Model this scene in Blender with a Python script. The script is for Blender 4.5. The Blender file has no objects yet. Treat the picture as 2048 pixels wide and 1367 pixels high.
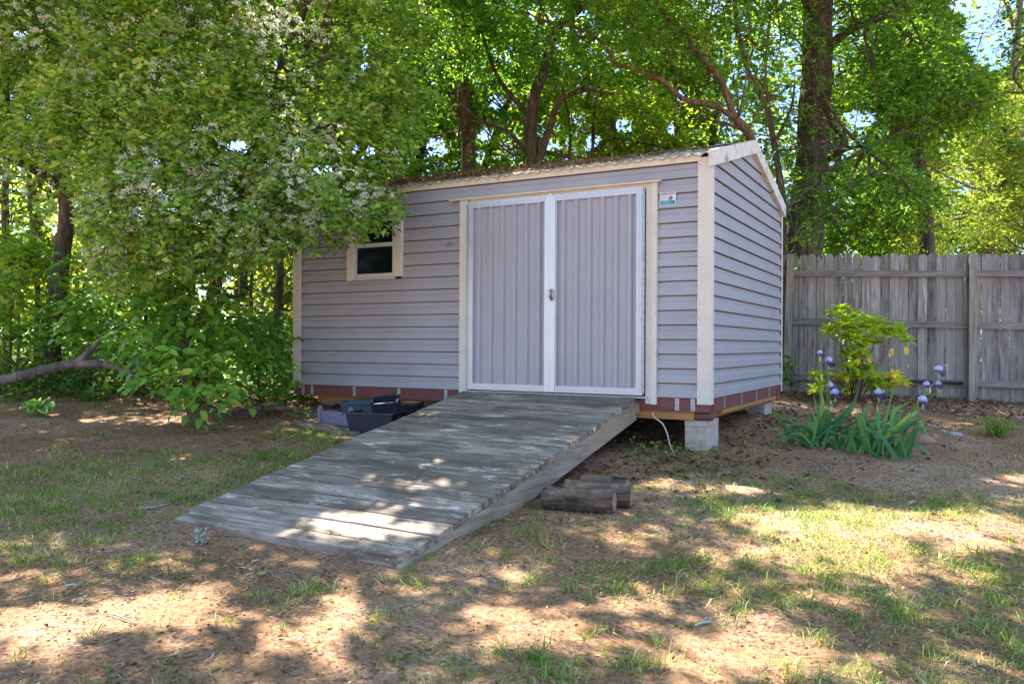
import bpy, math, random
import numpy as np
from mathutils import Matrix, Vector
rng = np.random.default_rng(7)
random.seed(7)
PI = math.pi
sc = bpy.context.scene
col = sc.collection

# ---------------------------------------------------------------- camera
FPX = 1638.93
CAM = np.array([5.9522, -6.2532, 0.4057])
YAW, PITCH, ROLL = -0.50287, 0.0038, 0.00497
def cam_axes():
    cy, sy = math.cos(YAW), math.sin(YAW); cp, sp = math.cos(PITCH), math.sin(PITCH); cr, sr = math.cos(ROLL), math.sin(ROLL)
    f = np.array([sy*cp, cy*cp, sp]); r = np.array([cy, -sy, 0.0]); u = np.cross(r, f)
    return cr*r+sr*u, -sr*r+cr*u, f
RT, UP, FW = cam_axes()
cd = bpy.data.cameras.new('camera'); cam = bpy.data.objects.new('camera', cd); col.objects.link(cam)
cd.sensor_width = 36; cd.lens = FPX/2048*36; cd.clip_end = 2000; cd.clip_start = .05
m = Matrix.Identity(4)
for i in range(3):
    m[i][0] = RT[i]; m[i][1] = UP[i]; m[i][2] = -FW[i]; m[i][3] = CAM[i]
cam.matrix_world = m
sc.camera = cam

# ---------------------------------------------------------------- light
SUN = np.array([-.50, .27, .80]); SUN = SUN/np.linalg.norm(SUN)       # towards the sun
EL = math.asin(SUN[2]); AZ = math.atan2(SUN[0], SUN[1])
w = bpy.data.worlds.new('World'); sc.world = w; w.use_nodes = True
nt = w.node_tree; bg = nt.nodes['Background']
sky = nt.nodes.new('ShaderNodeTexSky'); sky.sky_type = 'NISHITA'; sky.sun_disc = False
sky.sun_elevation = EL; sky.sun_rotation = AZ; sky.air_density = 1.0; sky.dust_density = .0; sky.ozone_density = 3.0
hs = nt.nodes.new('ShaderNodeHueSaturation'); hs.inputs['Saturation'].default_value = .88
nt.links.new(sky.outputs[0], hs.inputs['Color']); bg.inputs[1].default_value = .12
# tint multiplied into the sky by elevation: darker blue near the horizon, brightened overhead
tcw = nt.nodes.new('ShaderNodeTexCoord'); spw = nt.nodes.new('ShaderNodeSeparateXYZ'); nt.links.new(tcw.outputs['Generated'], spw.inputs[0])
mr = nt.nodes.new('ShaderNodeMapRange'); mr.inputs[1].default_value = .30; mr.inputs[2].default_value = .62; mr.inputs[3].default_value = 0; mr.inputs[4].default_value = 1
nt.links.new(spw.outputs[2], mr.inputs[0])
tw = nt.nodes.new('ShaderNodeMix'); tw.data_type = 'RGBA'; tw.inputs[6].default_value = (.36, .40, .47, 1); tw.inputs[7].default_value = (1.45, 1.36, 1.28, 1); nt.links.new(mr.outputs[0], tw.inputs[0])
mw = nt.nodes.new('ShaderNodeMix'); mw.data_type = 'RGBA'; mw.blend_type = 'MULTIPLY'; mw.inputs[0].default_value = 1; nt.links.new(hs.outputs[0], mw.inputs[6]); nt.links.new(tw.outputs[2], mw.inputs[7])
nt.links.new(mw.outputs[2], bg.inputs[0])
sl = bpy.data.lights.new('sun', 'SUN'); sl.energy = 5.0; sl.angle = math.radians(.53); sl.color = (1, .93, .82)
so = bpy.data.objects.new('sun', sl); col.objects.link(so)
so.rotation_euler = Vector(SUN).to_track_quat('Z', 'Y').to_euler()
sc.view_settings.view_transform = 'Standard'; sc.view_settings.look = 'None'
sc.view_settings.exposure = 2.65; sc.view_settings.gamma = 1.0
sc.cycles.max_bounces = 7; sc.cycles.diffuse_bounces = 4; sc.cycles.transmission_bounces = 5; sc.cycles.transparent_max_bounces = 4
sc.cycles.glossy_bounces = 2
sc.cycles.sample_clamp_indirect = 8
sc.cycles.use_denoising = True

# ---------------------------------------------------------------- projection helpers (placing things in the world)
def ray(px, py): return FW + RT*((px-1024)/FPX) - UP*((py-683.5)/FPX)
def P(px, py, d): return CAM + ray(px, py)*d
def project(V):
    d = np.asarray(V) - CAM
    z = d@FW; zz = np.where(z > .05, z, .05)
    return 1024+FPX*(d@RT)/zz, 683.5-FPX*(d@UP)/zz, z
def g(x, y):
    x = np.asarray(x, float); y = np.asarray(y, float)
    b = -.25-.045*np.clip(x, -9, 12)+np.where(y < 2, .06*np.maximum(y, -12), np.where(y < 8, .12+.03*(y-2), .30))
    b = b-.075*np.exp(-(((x-2.2)/1.0)**2+((y+3.25)/.8)**2))-.035*np.exp(-(((x-3.4)/.6)**2+((y+3.2)/.6)**2))
    b = b+.012*np.sin(1.7*x+.8*y)+.010*np.sin(2.9*y-1.3*x+1)+.006*np.sin(6.1*x+2.3*y)+.005*np.sin(5.3*y-4.1*x)
    return b
def gp(px, py):
    d = ray(px, py); t = 1.0
    while t < 60:
        t += .01; p = CAM+d*t
        if p[2] < g(p[0], p[1]): break
    return np.array([p[0], p[1], float(g(p[0], p[1]))])
def gd(px, d):                       # ground point under pixel column px at depth d
    p = P(px, 683.5, d); return np.array([p[0], p[1], float(g(p[0], p[1]))])

# ---------------------------------------------------------------- material helpers
def newmat(name):
    mt = bpy.data.materials.new(name); mt.use_nodes = True
    n = mt.node_tree; b = n.nodes['Principled BSDF']
    return mt, n, b
def N(n, t, **k):
    x = n.nodes.new(t)
    for a, v in k.items(): setattr(x, a, v)
    return x
def ramp(n, src, stops):
    r = N(n, 'ShaderNodeValToRGB'); e = r.color_ramp.elements
    while len(e) < len(stops): e.new(.5)
    for i, (p, c) in enumerate(stops):
        e[i].position = p; e[i].color = (c[0], c[1], c[2], 1)
    n.links.new(src, r.inputs[0]); return r.outputs[0]
def noise(n, scale, detail=5, stretch=(1, 1, 1), rough=.6, coord='Object', seed=0):
    tc = N(n, 'ShaderNodeTexCoord'); mp = N(n, 'ShaderNodeMapping')
    mp.inputs['Scale'].default_value = stretch; mp.inputs['Location'].default_value = (seed*3.1, seed*7.7, seed*1.3)
    n.links.new(tc.outputs[coord], mp.inputs[0])
    x = N(n, 'ShaderNodeTexNoise'); x.inputs['Scale'].default_value = scale; x.inputs['Detail'].default_value = detail
    x.inputs['Roughness'].default_value = rough
    n.links.new(mp.outputs[0], x.inputs[0]); return x.outputs[0]
def mixc(n, fac, a, b, blend='MIX'):
    x = N(n, 'ShaderNodeMix', data_type='RGBA', blend_type=blend)
    if isinstance(fac, (int, float)): x.inputs[0].default_value = fac
    else: n.links.new(fac, x.inputs[0])
    for s, v in ((6, a), (7, b)):
        if isinstance(v, tuple): x.inputs[s].default_value = (*v, 1)
        else: n.links.new(v, x.inputs[s])
    return x.outputs[2]
def bump(n, b, h, strength=.3, dist=.01):
    x = N(n, 'ShaderNodeBump'); x.inputs['Strength'].default_value = strength; x.inputs['Distance'].default_value = dist
    n.links.new(h, x.inputs['Height']); n.links.new(x.outputs[0], b.inputs['Normal'])
def attr(n, name='v'):
    a = N(n, 'ShaderNodeAttribute'); a.attribute_name = name; return a.outputs['Fac']
def simple(name, c, rough=.6, metal=0, var=.12, sc_=6, spots=None, bs=.0, stretch=(1, 1, 1)):
    mt, n, b = newmat(name)
    nz = noise(n, sc_, 6, stretch)
    lo = tuple(x*(1-var) for x in c); hi = tuple(min(1, x*(1+var)) for x in c)
    o = ramp(n, nz, [(.3, lo), (.7, hi)])
    if spots:
        nz2 = noise(n, spots[0], 4, spots[3] if len(spots) > 3 else (1, 1, 1), .7, seed=2)
        f = ramp(n, nz2, [(spots[2], (0, 0, 0)), (min(.99, spots[2]+.12), (1, 1, 1))])
        o = mixc(n, f, o, spots[1])
    n.links.new(o, b.inputs['Base Color']); b.inputs['Roughness'].default_value = rough; b.inputs['Metallic'].default_value = metal
    if bs: bump(n, b, noise(n, sc_*6, 5, stretch), bs)
    return mt
def leafmat(name, stops, trans=.45, tint=(1.5, 1.35, .5), rough=.45, tv=1.0):
    mt, n, b = newmat(name)
    c = ramp(n, attr(n), stops)
    n.links.new(c, b.inputs['Base Color']); b.inputs['Roughness'].default_value = rough
    b.inputs['Specular IOR Level'].default_value = .35
    tr = N(n, 'ShaderNodeBsdfTranslucent')
    tc = mixc(n, 1.0, c, tint, 'MULTIPLY')
    mx = n.nodes[-1] if False else None
    n.links.new(tc, tr.inputs[0])
    ms = N(n, 'ShaderNodeMixShader'); ms.inputs[0].default_value = trans
    n.links.new(b.outputs[0], ms.inputs[1]); n.links.new(tr.outputs[0], ms.inputs[2])
    n.links.new(ms.outputs[0], n.nodes['Material Output'].inputs[0])
    return mt
def sc3(c, k): return tuple(x*k for x in c)

# ---------------------------------------------------------------- object helpers
class Thing:
    pass
def tag(o, label=None, cat=None, group=None, kind=None):
    if label: o['label'] = label
    if cat: o['category'] = cat
    if group: o['group'] = group
    if kind: o['kind'] = kind
    return o
def root(name, loc, label, cat, group=None):
    o = bpy.data.objects.new(name, None); col.objects.link(o); o.empty_display_size = .1
    o.location = tuple(float(v) for v in loc); o['off'] = [float(v) for v in loc]
    return tag(o, label, cat, group)
def offset(o):
    while o is not None:
        if 'off' in o: return np.array(o['off'])
        o = o.parent
    return np.zeros(3)
def mk(name, V, F, mat, parent=None, v=None, smooth=False):
    """V Nx3 world coordinates; F an MxK integer array or a list of polygons"""
    V = np.asarray(V, float)
    off = offset(parent)
    me = bpy.data.meshes.new(name)
    if isinstance(F, np.ndarray):
        Mn, K = F.shape
        me.vertices.add(len(V)); me.vertices.foreach_set('co', (V-off).astype(np.float32).ravel())
        me.loops.add(Mn*K); me.loops.foreach_set('vertex_index', F.astype(np.int32).ravel())
        me.polygons.add(Mn); me.polygons.foreach_set('loop_start', (np.arange(Mn)*K).astype(np.int32))
        me.update(calc_edges=True)
    else:
        me.from_pydata((V-off).tolist(), [], F); me.update()
    if v is not None:
        a = me.attributes.new('v', 'FLOAT', 'FACE'); a.data.foreach_set('value', np.asarray(v, np.float32))
    if smooth: me.polygons.foreach_set('use_smooth', np.ones(len(me.polygons), bool))
    for q in (mat if isinstance(mat, (list, tuple)) else [mat]): me.materials.append(q)
    o = bpy.data.objects.new(name, me); col.objects.link(o)
    if parent is not None: o.parent = parent
    return o
class MB:
    def __init__(s): s.V = []; s.F = []; s.v = []; s.marks = []
    def use(s, k): s.marks.append((len(s.F), k))     # following faces take material slot k
    def poly(s, pts, v=.5):
        i = len(s.V); s.V += [tuple(p) for p in pts]; s.F.append(list(range(i, i+len(pts)))); s.v.append(v)
    def hexa(s, p, v=.5):            # 8 points: bottom 4 ccw, top 4
        i = len(s.V); s.V += [tuple(q) for q in p]
        for f in ((3, 2, 1, 0), (4, 5, 6, 7), (0, 1, 5, 4), (1, 2, 6, 5), (2, 3, 7, 6), (3, 0, 4, 7)):
            s.F.append([i+k for k in f]); s.v.append(v)
    def box(s, x0, x1, y0, y1, z0, z1, v=.5):
        s.hexa([(x0, y0, z0), (x1, y0, z0), (x1, y1, z0), (x0, y1, z0), (x0, y0, z1), (x1, y0, z1), (x1, y1, z1), (x0, y1, z1)], v)
    def beam(s, a, b, w_, h, up=(0, 0, 1), v=.5, jit=0):     # box along a-b
        a = np.array(a, float); b = np.array(b, float); d = (b-a)/np.linalg.norm(b-a)
        r = np.cross(d, up); r /= np.linalg.norm(r); u = np.cross(r, d)
        q = []
        for e in (a, b):
            for sx, sz in ((-1, -1), (1, -1), (1, 1), (-1, 1)):
                q.append(e+r*sx*w_/2+u*sz*h/2+(rng.normal(0, jit, 3) if jit else 0))
        s.hexa(q, v)
    def prism(s, pts, depth, v=.5):  # pts: 3D polygon, extruded by vector depth
        i = len(s.V); n = len(pts); d = np.array(depth, float)
        s.V += [tuple(p) for p in pts]+[tuple(np.array(p)+d) for p in pts]
        s.F.append([i+k for k in range(n)][::-1]); s.F.append([i+n+k for k in range(n)]); s.v += [v, v]
        for k in range(n):
            s.F.append([i+k, i+(k+1) % n, i+n+(k+1) % n, i+n+k]); s.v.append(v)
    def tube(s, pts, rad, seg=8, v=.5, cap=True, rough=0.0, squash=None):
        pts = np.array(pts, float); n = len(pts); rad = np.broadcast_to(np.array(rad, float), (n,))
        i = len(s.V); t = np.gradient(pts, axis=0); t /= np.linalg.norm(t, axis=1)[:, None]+1e-9
        ref = np.array([0, 0, 1.]) if abs(t[0][2]) < .9 else np.array([1., 0, 0])
        r = np.cross(t[0], ref); r /= np.linalg.norm(r)
        for k in range(n):
            r = r-t[k]*(r@t[k]); r /= np.linalg.norm(r)+1e-9; u = np.cross(t[k], r)
            for j in range(seg):
                a = 2*PI*j/seg; rr = rad[k]*(1+(rng.uniform(-rough, rough) if rough else 0))
                s.V.append(tuple(pts[k]+(r*math.cos(a)+u*math.sin(a))*rr))
        for k in range(n-1):
            for j in range(seg):
                a = i+k*seg+j; b = i+k*seg+(j+1) % seg
                s.F.append([a, b, b+seg, a+seg]); s.v.append(v)
        if cap:
            s.F.append([i+j for j in range(seg)][::-1]); s.F.append([i+(n-1)*seg+j for j in range(seg)]); s.v += [v, v]
    def ell(s, c, rx, ry, rz, seg=8, rings=5, v=.5, jit=0):
        i = len(s.V); c = np.array(c, float)
        for k in range(1, rings):
            th = PI*k/rings
            for j in range(seg):
                a = 2*PI*j/seg; q = 1+(rng.uniform(-jit, jit) if jit else 0)
                s.V.append((c[0]+rx*q*math.sin(th)*math.cos(a), c[1]+ry*q*math.sin(th)*math.sin(a), c[2]+rz*q*math.cos(th)))
        t_ = len(s.V); s.V.append((c[0], c[1], c[2]+rz)); b_ = len(s.V); s.V.append((c[0], c[1], c[2]-rz))
        for k in range(rings-2):
            for j in range(seg):
                a = i+k*seg+j; b = i+k*seg+(j+1) % seg; s.F.append([a, a+seg, b+seg, b]); s.v.append(v)
        for j in range(seg):
            s.F.append([t_, i+j, i+(j+1) % seg]); s.F.append([b_, i+(rings-2)*seg+(j+1) % seg, i+(rings-2)*seg+j]); s.v += [v, v]
    def build(s, name, mat, parent=None, smooth=False):
        o = mk(name, s.V, s.F, mat, parent, s.v, smooth)
        if s.marks:
            mi = np.zeros(len(s.F), np.int32)
            for a, k in s.marks: mi[a:] = k
            o.data.polygons.foreach_set('material_index', mi)
        return o
def curve(pts, n):                   # Catmull-Rom through points
    pts = np.array(pts, float); p = np.vstack([2*pts[0]-pts[1], pts, 2*pts[-1]-pts[-2]]); out = []
    ts = np.linspace(0, len(pts)-1, n)
    for t in ts:
        k = min(int(t), len(pts)-2); f = t-k; a, b, c, d = p[k:k+4]
        out.append(.5*((2*b)+(c-a)*f+(2*a-5*b+4*c-d)*f*f+(3*b-a-3*c+d)*f**3))
    return np.array(out)
def unit(a): return a/(np.linalg.norm(a, axis=-1, keepdims=True)+1e-9)

# leaves: folded diamonds with own position, axis, size and colour value
class Leaves:
    def __init__(s): s.p = []; s.a = []; s.n = []; s.l = []; s.w = []; s.v = []
    def add(s, p, a, n, l, w_, v):
        k = len(p); s.p.append(p); s.a.append(unit(a)); s.n.append(n)
        s.l.append(np.broadcast_to(l, k)); s.w.append(np.broadcast_to(w_, k)); s.v.append(np.broadcast_to(v, k))
    def count(s): return sum(len(q) for q in s.p)
    def arrays(s, fold=.25, rich=False):
        p = np.vstack(s.p); a = np.vstack(s.a); n = np.vstack(s.n); l = np.concatenate(s.l)[:, None]; w_ = np.concatenate(s.w)[:, None]
        v = np.concatenate(s.v)
        side = unit(np.cross(a, n)); n = np.cross(side, a)
        if not rich:
            mid = p+a*l*.45
            V = np.stack([p, mid+side*w_/2+n*w_*fold, p+a*l, mid-side*w_/2+n*w_*fold], 1).reshape(-1, 3)
            i = np.arange(len(p))[:, None]*4
            F = np.concatenate([np.hstack([i, i+1, i+2]), np.hstack([i, i+2, i+3])], 1).reshape(-1, 3)
            return V, F, np.repeat(np.clip(v, 0, 1), 2)
        dr = -n*l*.12
        V = np.stack([p, p+a*l*.28+side*w_*.46+n*w_*fold, p+a*l*.68+side*w_*.36+n*w_*fold*.7+dr*.5, p+a*l+dr,
                      p+a*l*.68-side*w_*.36+n*w_*fold*.7+dr*.5, p+a*l*.28-side*w_*.46+n*w_*fold, p+a*l*.45], 1).reshape(-1, 3)
        i = np.arange(len(p))[:, None]*7
        T = [(0, 1, 6), (1, 2, 6), (2, 3, 6), (3, 4, 6), (4, 5, 6), (5, 0, 6)]
        F = np.concatenate([np.hstack([i+x for x in t]) for t in T], 1).reshape(-1, 3)
        return V, F, np.repeat(np.clip(v, 0, 1), 6)
    def build(s, name, mat, parent=None, fold=.25, rich=False, smooth=False):
        V, F, v = s.arrays(fold, rich); return mk(name, V, F, mat, parent, v, smooth)

GAPS_ = 0
GAPS = [(1985, 60, 62, 84), (1930, 10, 40, 20), (480, 292, 44, 20), (322, 325, 22, 12), (650, 340, 32, 16), (560, 125, 14, 16), (728, 110, 10, 40), (1005, 205, 30, 20), (975, 270, 22, 15),
        (1245, 250, 30, 16), (1360, 190, 15, 18), (1168, 30, 20, 9), (725, 300, 30, 22), (1722, 236, 34, 20), (1990, 40, 50, 62), (1984, 95, 14, 18), (2030, 8, 30, 16),
        (1880, 242, 10, 7), (280, 85, 12, 8), (40, 65, 22, 14), (20, 200, 14, 60), (60, 230, 16, 14), (1345, 258, 18, 14), (600, 300, 22, 14), (385, 265, 12, 9), (1500, 300, 1, 1),
        (870, 295, 30, 20), (1100, 290, 20, 12), (1190, 285, 22, 18), (1935, 12, 26, 12), (1590, 250, 7, 14), (1880,300,10,8)]
def gapmask(px, py, k=1.0):
    m = np.zeros(np.shape(px), bool)
    for (a, b, c, d) in GAPS: m |= ((px-a)/(c*k))**2+((py-b)/(d*k))**2 < 1
    return m
def in_ell(rg, n, ells, shell=.0):
    """random points in a union of ellipsoids (centre, rx, rz)"""
    vol = np.array([e[1]**2*e[2] for e in ells]); k = rg.choice(len(ells), n, p=vol/vol.sum())
    d = unit(rg.normal(size=(n, 3))); r = rg.uniform(shell**3, 1, n)**(1/3.)
    C_ = np.array([e[0] for e in ells])[k]; R_ = np.array([(e[1], e[1], e[2]) for e in ells])[k]
    return C_+d*r[:, None]*R_, d
def sprays(L, org, out, M, length, leaf, width, vbase, droop=.25, rg=rng, spread=1.0, cut=None, vvar=.21, up=.55):
    """leafy twigs: M leaves on each twig from org along out"""
    n = len(org); t = np.tile(np.linspace(.08, 1, M), (n, 1)); ln = length*rg.uniform(.6, 1.3, (n, 1))
    out = unit(out)
    pos = org[:, None, :]+out[:, None, :]*(t*ln)[..., None]
    pos[..., 2] -= droop*(t**2)*ln
    pos += rg.normal(0, leaf*.55*spread, pos.shape)
    side = unit(np.cross(out, [0, 0, 1.]))
    sgn = np.where(np.arange(M) % 2 == 0, 1, -1)[None, :, None]
    a = out[:, None, :]*.7+side[:, None, :]*sgn*.9+rg.normal(0, .45, pos.shape); a[..., 2] -= .25
    nn = rg.normal(0, .5, pos.shape); nn[..., 2] += up
    l = leaf*rg.uniform(.5, 1.4, (n, M)); w_ = l*width*rg.uniform(.8, 1.2, (n, M))
    v = vbase.reshape(-1, 1)+rg.normal(0, vvar, (n, M))
    pos = pos.reshape(-1, 3); a = a.reshape(-1, 3); nn = nn.reshape(-1, 3); l = l.ravel(); w_ = w_.ravel(); v = v.ravel()
    keep = np.ones(len(pos), bool)
    px, py, z = project(pos)
    keep &= ~((z < 2.2))
    if cut is not None: keep &= ~cut(px, py, pos)
    L.add(pos[keep], a[keep], nn[keep], l[keep], w_[keep], v[keep])

# shed size
W, D, H, HR = 4.244, 2.779, 1.83, 2.2065
def in_shed(p):      # keep leaves out of the shed
    return (p[:, 0] > -.12) & (p[:, 0] < W+.12) & (p[:, 1] > -.06) & (p[:, 1] < D+.1) & (p[:, 2] < H+.14+.27*np.minimum(p[:, 1], D-p[:, 1]).clip(0))
SL = (HR-H)/(D/2)

# ================================================================ GROUND
def ground():
    def axis(a, b, s, far):
        inner = np.arange(a, b, s); k = np.array([.3, .8, 1.6, 3, 6, 12, 25, 60, 150, 400.])
        return np.concatenate([a-k[::-1], inner, inner[-1]+k])
    xs = axis(-12, 13, .06, 400); ys = axis(-7.5, 9.5, .06, 400)
    X, Y = np.meshgrid(xs, ys)
    Z = g(X, Y)
    Z = Z+.006*np.sin(13*X+5*np.sin(3*Y))*np.sin(11*Y+4*np.sin(2*X))
    V = np.stack([X, Y, Z], -1).reshape(-1, 3); nx = len(xs); ny = len(ys)
    i = (np.arange(ny-1)[:, None]*nx+np.arange(nx-1)[None, :]).ravel()[:, None]
    F = np.hstack([i, i+1, i+1+nx, i+nx])
    mt, n, b = newmat('soil')
    c1 = ramp(n, noise(n, .9, 6), [(.35, (.27, .17, .11)), (.5, (.38, .255, .175)), (.65, (.52, .385, .285))])
    c2 = ramp(n, noise(n, 45, 8, rough=.75), [(.38, (.16, .10, .07)), (.5, (.66, .60, .54)), (.60, (1.0, .97, .92))])
    c3 = ramp(n, noise(n, 7, 6, rough=.7, seed=3), [(.40, (0, 0, 0)), (.60, (1, 1, 1))])
    cc = mixc(n, 1.0, c1, c2, 'MULTIPLY')
    cb = mixc(n, c3, mixc(n, .5, cc, (.34, .19, .09)), mixc(n, .0, cc, (1, 1, 1)))
    cb = mixc(n, .5, cb, mixc(n, 1.0, cb, (1.6, 1.6, 1.6), 'MULTIPLY'))
    n.links.new(cb, b.inputs['Base Color']); b.inputs['Roughness'].default_value = .95; b.inputs['Specular IOR Level'].default_value = .1
    bump(n, b, noise(n, 55, 9, rough=.8, seed=5), 1.0, .03)
    tag(mk('ground', V, F, mt, smooth=True), kind='structure')
ground()

# ================================================================ MATERIALS
M = {}
M['siding'] = simple('siding', (.325, .320, .350), .42, var=.08, sc_=2, bs=.04, spots=(7, (.29, .28, .285), .66, (.5, 1, 1.5)))
M['seam_shade'] = simple('siding_seam_shade', (.17, .155, .155), .9)  # dark tone stands in for the shade line under each lap
M['cream'] = simple('cream_trim', (.62, .57, .50), .45, var=.07, sc_=5, spots=(11, (.44, .39, .31), .66))
M['creamdirty'] = simple('weathered_trim', (.60, .58, .52), .6, var=.12, sc_=8, spots=(9, (.20, .19, .15), .55, (1, 1, 1)))
M['fascia'] = simple('fascia', (.66, .58, .45), .5, var=.08, sc_=6, spots=(12, (.30, .24, .15), .64))
M['alu'] = simple('aluminium', (.50, .53, .58), .34, .3, var=.06, sc_=8)
M['galv'] = simple('galvanised', (.34, .38, .42), .4, .5, var=.25, sc_=40)
M['screw'] = simple('screw_heads', (.16, .15, .15), .5, .5)
M['rib'] = simple('door_sheet', (.345, .343, .38), .32, var=.05, sc_=4)
M['red'] = simple('red_joist', (.155, .048, .045), .6, var=.22, sc_=6, spots=(11, (.30, .22, .20), .66, (.4, 1, 1)), stretch=(.5, 2, 3))
M['skid'] = simple('treated_skid', (.36, .17, .055), .65, var=.25, sc_=5, stretch=(.4, 3, 3), bs=.3)
M['under'] = simple('floor_underside', (.06, .045, .035), .8)
M['roof'] = simple('roof_sheet', (.42, .37, .30), .6, .1, var=.3, sc_=7, spots=(5, (.22, .17, .12), .55), bs=.3)
M['block'] = simple('concrete', (.44, .37, .32), .9, var=.2, sc_=20, bs=.5, spots=(7, (.30, .27, .22), .6))
M['glass'] = simple('dark_glass', (.006, .008, .010), .12, var=.1)
M['glass'].node_tree.nodes['Principled BSDF'].inputs['Specular IOR Level'].default_value = .22
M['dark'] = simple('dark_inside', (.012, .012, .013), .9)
def woodmat(name, stops, stretch, lichen=None, bs=.5, tone=.35):
    mt, n, b = newmat(name)
    gr = noise(n, 3.0, 9, stretch, .68); x4 = n.nodes[-1]; x4.noise_dimensions = '4D'; ml = N(n, 'ShaderNodeMath', operation='MULTIPLY'); ml.inputs[1].default_value = 37; n.links.new(attr(n), ml.inputs[0]); n.links.new(ml.outputs[0], x4.inputs['W'])
    c = ramp(n, gr, stops)
    tonev = ramp(n, attr(n), [(0, (1-tone,)*3), (1, (1+tone*.6,)*3)])
    c = mixc(n, 1.0, c, tonev, 'MULTIPLY')
    if lichen:
        f = ramp(n, noise(n, lichen[0], 7, lichen[3], .72, seed=4), [(lichen[2], (0, 0, 0)), (lichen[2]+.1, (1, 1, 1))])
        c = mixc(n, f, c, lichen[1])
        f = ramp(n, noise(n, lichen[0]*.6, 7, lichen[3], .74, seed=9), [(.47, (0, 0, 0)), (.60, (.85, .85, .85))])
        c = mixc(n, f, c, lichen[4])
    n.links.new(c, b.inputs['Base Color']); b.inputs['Roughness'].default_value = .88; b.inputs['Specular IOR Level'].default_value = .25
    bump(n, b, gr, bs, .012)
    return mt
M['deck'] = woodmat('weathered_deck', [(.30, (.085, .062, .045)), (.44, (.215, .166, .128)), (.56, (.32, .255, .205)), (.72, (.52, .44, .37))], (.9, 9, 9),
                    (3.4, (.60, .56, .49), .57, (1.0, 3.2, 3.2), (.105, .080, .056)), tone=.42)
M['stringer'] = woodmat('weathered_stringer', [(.3, (.10, .08, .055)), (.5, (.27, .225, .17)), (.7, (.42, .36, .28))], (9, .8, 9),
                        (6, (.06, .052, .04), .6, (1, .6, 2.5), (.30, .24, .17)))
M['fence'] = woodmat('fence_wood', [(.30, (.09, .072, .062)), (.46, (.25, .215, .20)), (.58, (.37, .335, .32)), (.72, (.62, .58, .57))], (10, 10, .8),
                     (2.4, (.15, .125, .11), .60, (3, 3, .8), (.30, .27, .25)), tone=.5)
M['rail'] = woodmat('rail_wood', [(.3, (.12, .105, .095)), (.5, (.25, .225, .20)), (.7, (.40, .37, .33))], (1, 1, 14))
M['post'] = woodmat('post_wood', [(.3, (.16, .135, .11)), (.5, (.32, .28, .24)), (.7, (.46, .42, .37))], (12, 12, .8))
def stain(mt):
    n = mt.node_tree; b = n.nodes['Principled BSDF']; src = b.inputs['Base Color'].links[0].from_socket
    tc = N(n, 'ShaderNodeTexCoord'); sp = N(n, 'ShaderNodeSeparateXYZ'); n.links.new(tc.outputs['Generated'], sp.inputs[0])
    ad = N(n, 'ShaderNodeMath', operation='MULTIPLY_ADD'); n.links.new(noise(n, 5, 6, (1.5, 1.5, .6), .7, seed=8), ad.inputs[0]); ad.inputs[1].default_value = .30; n.links.new(sp.outputs[2], ad.inputs[2])
    f = ramp(n, ad.outputs[0], [(1.0, (0, 0, 0)), (1.0, (.8, .8, .8))])
    dk = mixc(n, 1.0, src, (.45, .41, .37), 'MULTIPLY'); o = mixc(n, f, src, dk); n.links.new(o, b.inputs['Base Color'])
stain(M['fence'])
def barkmat(name, a, b_, c, moss=None, st=(2.4, 2.4, .5)):
    mt, n, b = newmat(name)
    nz = noise(n, 7, 8, st, .7)
    cc = ramp(n, nz, [(.32, a), (.5, b_), (.68, c)])
    if moss: cc = mixc(n, ramp(n, noise(n, 3, 5, seed=6), [(.5, (0, 0, 0)), (.62, (.8, .8, .8))]), cc, moss)
    n.links.new(cc, b.inputs['Base Color']); b.inputs['Roughness'].default_value = .95; b.inputs['Specular IOR Level'].default_value = .15
    bump(n, b, nz, 1.0, .04); return mt
M['bark'] = barkmat('bark', (.035, .028, .022), (.10, .08, .06), (.22, .18, .14))
M['barkpale'] = barkmat('pale_bark', (.06, .05, .04), (.17, .14, .11), (.34, .29, .23))
M['barkred'] = barkmat('reddish_bark', (.05, .03, .02), (.14, .09, .06), (.27, .19, .13))
M['log'] = barkmat('old_log', (.016, .012, .012), (.13, .092, .065), (.27, .20, .145), st=(.8, .8, 2.6))
M['dead'] = barkmat('dead_branch', (.05, .04, .035), (.14, .11, .095), (.26, .21, .18))

# greens
Lg = lambda a, b, c, d: [(0, a), (.4, b), (.75, c), (1, d)]
M['privet'] = leafmat('privet_leaf', Lg((.030, .080, .012), (.145, .300, .040), (.285, .455, .070), (.50, .55, .14)), .42)
M['leafT'] = leafmat('oak_leaf', Lg((.022, .075, .012), (.085, .235, .032), (.170, .360, .050), (.32, .46, .075)), .5)
M['leafB'] = leafmat('far_leaf', Lg((.030, .090, .014), (.115, .260, .032), (.230, .390, .052), (.40, .50, .09)), .55)
M['leafY'] = leafmat('sunny_leaf', Lg((.06, .12, .02), (.18, .29, .045), (.34, .43, .08), (.52, .50, .17)), .55)
M['leafBig'] = leafmat('broad_leaf', Lg((0.057, 0.158, 0.024), (0.129, 0.295, 0.034), (0.239, 0.444, 0.051), (0.547, 0.633, 0.068)), .4)
M['ground_leaf'] = leafmat('undergrowth_leaf', Lg((0.035, 0.100, 0.018), (0.085, 0.190, 0.027), (0.192, 0.306, 0.045), (0.480, 0.522, 0.105)), .4)
M['shrub'] = leafmat('yellow_shrub_leaf', Lg((0.152, 0.322, 0.038), (0.417, 0.569, 0.057), (0.759, 0.797, 0.076), (1.043, 0.797, 0.114)), .4, (1.3, 1.3, .6))
M['iris'] = leafmat('iris_leaf', Lg((0.041, 0.139, 0.053), (0.091, 0.250, 0.083), (0.173, 0.372, 0.091), (0.385, 0.557, 0.091)), .3)
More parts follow.
